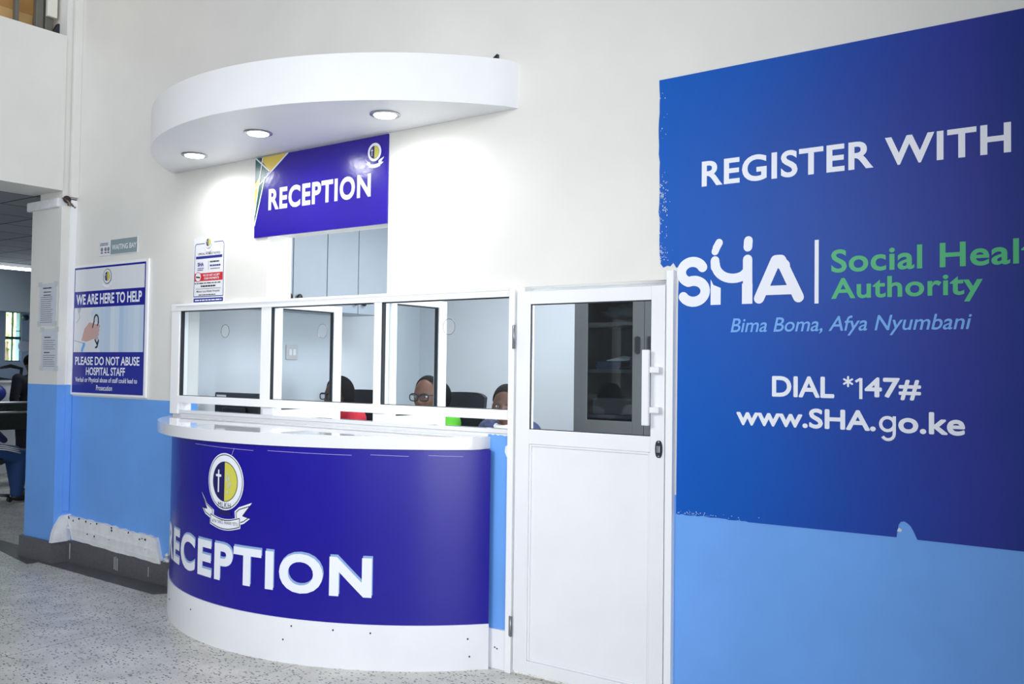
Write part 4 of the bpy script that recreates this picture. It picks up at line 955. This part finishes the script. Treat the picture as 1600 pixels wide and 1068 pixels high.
# waiting bench
bn = thing('waiting_bench', 'grey steel row bench in the waiting room opening', 'bench', (-12.6, 1.9, 0))
SB = mat('perforated dark steel', (58, 62, 62), .5, metal=.5, var=.2, scale=40)
for x in (-10.95,):
    bm = bmesh.new(); box(bm, -.02, .02, -.9, 1.25, 0, .36); bmesh.ops.rotate(bm, cent=(0, 0, 0), matrix=Matrix.Rotation(.2, 3, 'Y'), verts=bm.verts); bmesh.ops.translate(bm, vec=(-12.5, 1.5, .68), verts=bm.verts); finish('backrest', bm, SB, bn)
bm = bmesh.new(); box(bm, -12.45, -12.0, .6, 2.75, .40, .43, bev=.01); finish('seat', bm, SB, bn)
for z in (1.03, .905): bm = bmesh.new(); tube(bm, [(-12.42, .55, z), (-12.42, 2.76, z)], .018, 10); finish('rail', bm, STEEL, bn)
for y in (.7, 2.62):
    bm = bmesh.new(); tube(bm, [(-12.5, y, .003), (-12.3, y, .40), (-12.44, y, 1.08)], .022, 8); tube(bm, [(-11.92, y, .003), (-12.3, y, .40)], .02, 8); finish('leg', bm, STEEL, bn)
# chair with chrome star base and a castor
c = thing('swivel_chair', 'blue swivel chair with chrome base at the left edge of the opening', 'chair', (-10.75, .93, 0))
bm = bmesh.new(); box(bm, -10.98, -10.52, .72, 1.12, .43, .50, bev=.03); finish('seat', bm, BLACKF, c)
bm = bmesh.new(); tube(bm, [(-10.75, .93, .09), (-10.75, .93, .44)], .025, 10); finish('column', bm, STEEL, c)
for k in range(5):
    a_ = 2*PI*k/5+1.25; p = Vector((-10.75+.32*math.cos(a_), .93+.32*math.sin(a_), .07)); bm = bmesh.new(); tube(bm, [(-10.75, .93, .12), p], .018, 8); lg = finish('base_arm', bm, STEEL, c)
    bm = bmesh.new(); lathe(bm, [(.02, -.015), (.03, -.01), (.03, .01), (.02, .015)], (p.x, p.y, .031), 14, 0, 'X'); finish('castor', bm, BLACK, lg)
bm = bmesh.new(); ellipsoid(bm, (-12.9, 1.98, 1.14), (.12, .26, .15), 16); box(bm, -12.93, -12.87, 1.9, 2.0, .003, 1.1); tag(finish('blue_chair', bm, mat('dark blue plastic seat', (24, 44, 130), .4), loc=(-12.9, 1.98, 0)), 'rounded dark blue chair back showing above the bench rail', 'chair')
# seated person in blue trousers, mostly beyond the frame
pr = thing('person', 'seated person in blue striped tracksuit trousers at the left edge', 'person', (-10.75, .9, 0))
N = {'pelvis': ((0, .02, .60), .13), 'waist': ((-.02, -.03, .76), .12), 'chest': ((-.02, -.08, .96), .13), 'neck': ((0, -.08, 1.14), .055), 'head': ((0, -.06, 1.27), .085), 'crown': ((0, -.06, 1.36), .07),
     'shl': ((.17, -.08, 1.05), .06), 'ell': ((.24, .05, .82), .045), 'wrl': ((.18, .22, .70), .03), 'shr': ((-.19, -.08, 1.05), .06), 'elr': ((-.26, .05, .82), .045), 'wrr': ((-.2, .22, .70), .03),
     'hpl': ((.1, .05, .57), .10), 'knl': ((.10, .44, .50), .075), 'anl': ((.12, .40, .10), .05), 'tol': ((.14, .52, .05), .04), 'hpr': ((-.1, .05, .57), .10), 'knr': ((-.12, .46, .52), .075), 'anr': ((-.12, .52, .10), .05), 'tor': ((-.12, .64, .05), .04)}
Ed = [('pelvis', 'waist'), ('waist', 'chest'), ('chest', 'neck'), ('neck', 'head'), ('head', 'crown'), ('chest', 'shl'), ('shl', 'ell'), ('ell', 'wrl'), ('chest', 'shr'), ('shr', 'elr'), ('elr', 'wrr'), ('pelvis', 'hpl'), ('hpl', 'knl'), ('knl', 'anl'), ('anl', 'tol'), ('pelvis', 'hpr'), ('hpr', 'knr'), ('knr', 'anr'), ('anr', 'tor')]
TX = torso(N['chest'][0], N['waist'][0], N['pelvis'][0], 0); Nn = {k: (p, min(r, .09)) for k, (p, r) in N.items()}
finish('body', grown(limbs(Nn, Ed, TX), .009, 2), SKIN2, pr, smooth=True, local=True)
to = finish('trousers', grown(limbs({k: Nn[k] for k in ('pelvis', 'hpl', 'knl', 'anl', 'hpr', 'knr', 'anr')}, [('pelvis', 'hpl'), ('hpl', 'knl'), ('knl', 'anl'), ('pelvis', 'hpr'), ('hpr', 'knr'), ('knr', 'anr')], TX[2:], .018), .011, 4), mat('blue tracksuit', (26, 62, 112), .8), pr, smooth=True, local=True)
finish('jacket', grown(limbs({k: (p, r if k[:2] != 'wr' else r*.7) for k, (p, r) in Nn.items() if k in ('chest', 'waist', 'pelvis', 'shl', 'ell', 'wrl', 'shr', 'elr', 'wrr')}, [('chest', 'waist'), ('waist', 'pelvis'), ('chest', 'shl'), ('shl', 'ell'), ('ell', 'wrl'), ('chest', 'shr'), ('shr', 'elr'), ('elr', 'wrr')], TX[:2], .016), .011, 4), mat('navy jacket', (24, 34, 90), .8), pr, smooth=True, local=True)
bm = bmesh.new()
for k in range(3): tube(bm, [(.16+.02*k, .08, .655-.02*k), (.155+.02*k, .25, .63-.02*k), (.145+.02*k, .40, .585-.02*k)], .007, 6)
finish('stripe', bm, PAPER, to, local=True)
for s_ in ('l', 'r'):
    a_, t_ = Vector(N['an'+s_][0]), Vector(N['to'+s_][0]); bm = bmesh.new(); ellipsoid(bm, (a_+t_)/2-Vector((0, 0, .02)), (.048, .13, .05), 14); finish('shoe', bm, BLACK, pr, smooth=True, local=True)
# dark clothed figure standing by the pier edge
pr = thing('person', 'person in dark clothes with back turned beside the pier edge', 'person', (-13.0, 2.62, 0))
N = {'pelvis': ((0, 0, .86), .13), 'waist': ((0, 0, 1.02), .115), 'chest': ((0, 0, 1.22), .13), 'neck': ((0, 0, 1.42), .05), 'head': ((0, 0, 1.53), .085), 'crown': ((0, 0, 1.60), .07),
     'shl': ((0, .18, 1.33), .06), 'ell': ((.03, .24, 1.06), .045), 'wrl': ((.08, .22, .84), .03), 'shr': ((0, -.18, 1.33), .06), 'elr': ((.03, -.24, 1.06), .045), 'wrr': ((.08, -.22, .84), .03),
     'hpl': ((0, .1, .82), .1), 'knl': ((.02, .11, .47), .065), 'anl': ((0, .12, .09), .045), 'tol': ((.13, .13, .045), .036), 'hpr': ((0, -.1, .82), .1), 'knr': ((.02, -.11, .47), .065), 'anr': ((0, -.12, .09), .045), 'tor': ((.13, -.13, .045), .036)}
dcl = mat('black clothes', (20, 22, 34), .9)
TX = torso(N['chest'][0], N['waist'][0], N['pelvis'][0], 1); Nn = {k: (p, min(r, .09)) for k, (p, r) in N.items()}
finish('body', grown(limbs(Nn, Ed, TX), .009, 2), SKIN2, pr, smooth=True, local=True)
_t = finish('trousers', grown(limbs({k: Nn[k] for k in ('pelvis', 'hpl', 'knl', 'anl', 'hpr', 'knr', 'anr')}, [('pelvis', 'hpl'), ('hpl', 'knl'), ('knl', 'anl'), ('pelvis', 'hpr'), ('hpr', 'knr'), ('knr', 'anr')], TX[2:], .018), .011, 4), dcl, pr, smooth=True, local=True)
finish('coat', grown(limbs({k: (p, r if k[:2] != 'wr' else r*.7) for k, (p, r) in Nn.items() if k in ('chest', 'waist', 'pelvis', 'shl', 'ell', 'wrl', 'shr', 'elr', 'wrr')}, [('chest', 'waist'), ('waist', 'pelvis'), ('chest', 'shl'), ('shl', 'ell'), ('ell', 'wrl'), ('chest', 'shr'), ('shr', 'elr'), ('elr', 'wrr')], TX[:2], .016), .011, 4), dcl, pr, smooth=True, local=True)
bm = bmesh.new(); ellipsoid(bm, (-.01, 0, 1.575), (.105, .1, .1), 16); finish('hair', bm, HAIR, pr, smooth=True, local=True)

# ================================================================== LOFT ABOVE THE LEFT WALL
bm = bmesh.new(); box(bm, -7.66, -7.62, -3, -.06, 4.1, 5.2)
struct(finish('wall_loft', bm, WOOD), 'plywood boarding above the left wall', 'wall')
bm = bmesh.new(); box(bm, -7.618, -7.595, -3, -.165, 4.131, 4.37, bev=.003); tag(finish('timber_rail', bm, WOOD2), 'pale timber rail along the foot of the plywood boarding', 'timber')
for y0, y1, x, lab in ((-.448, -.420, -7.34, 'thin grey steel post at the far left on top of the left wall'), (-.290, -.238, -7.34, 'thick grey steel post in front of the plywood on top of the left wall')):
    tag(bx('steel_post', POSTG, None, (x, x+.05, y0, y1, 4.131, 5.2), .004, (x, y0, 4.131)), lab, 'post', 'grey steel posts on top of the left wall')
s = thing('metal_conduit', 'grey conduit with a white junction box on top of the left wall', 'conduit', (-7.3, -.18, 4.131))
bx('pipe', POSTG, s, (-7.335, -7.295, -.215, -.150, 4.131, 5.2), .006); bx('junction_box', mat('white enclosure', (226, 224, 212), .4), s, (-7.294, -7.26, -.215, -.137, 4.285, 5.1), .004)
bm = bmesh.new(); box(bm, -7.45, -7.40, -.16, -.112, 4.131, 5.2); struct(finish('trim_6', bm, mat('blue grey panel', (150, 164, 174), .5)), 'blue grey sheet beside the pilaster', 'panel')
bm = bmesh.new(); vv = [[bm.verts.new((x, y, z)) for y, z in ((-.185, 4.131), (-.113, 4.131), (-.113, 4.25), (-.125, 4.25))] for x in (-7.30, -7.27)]
bm.faces.new(vv[0][::-1]); bm.faces.new(vv[1])
for q in range(4): bm.faces.new((vv[0][q], vv[0][(q+1) % 4], vv[1][(q+1) % 4], vv[1][q]))
struct(finish('trim_7', bm, DSTEEL), 'dark gusset at the end of the left wall', 'gusset')
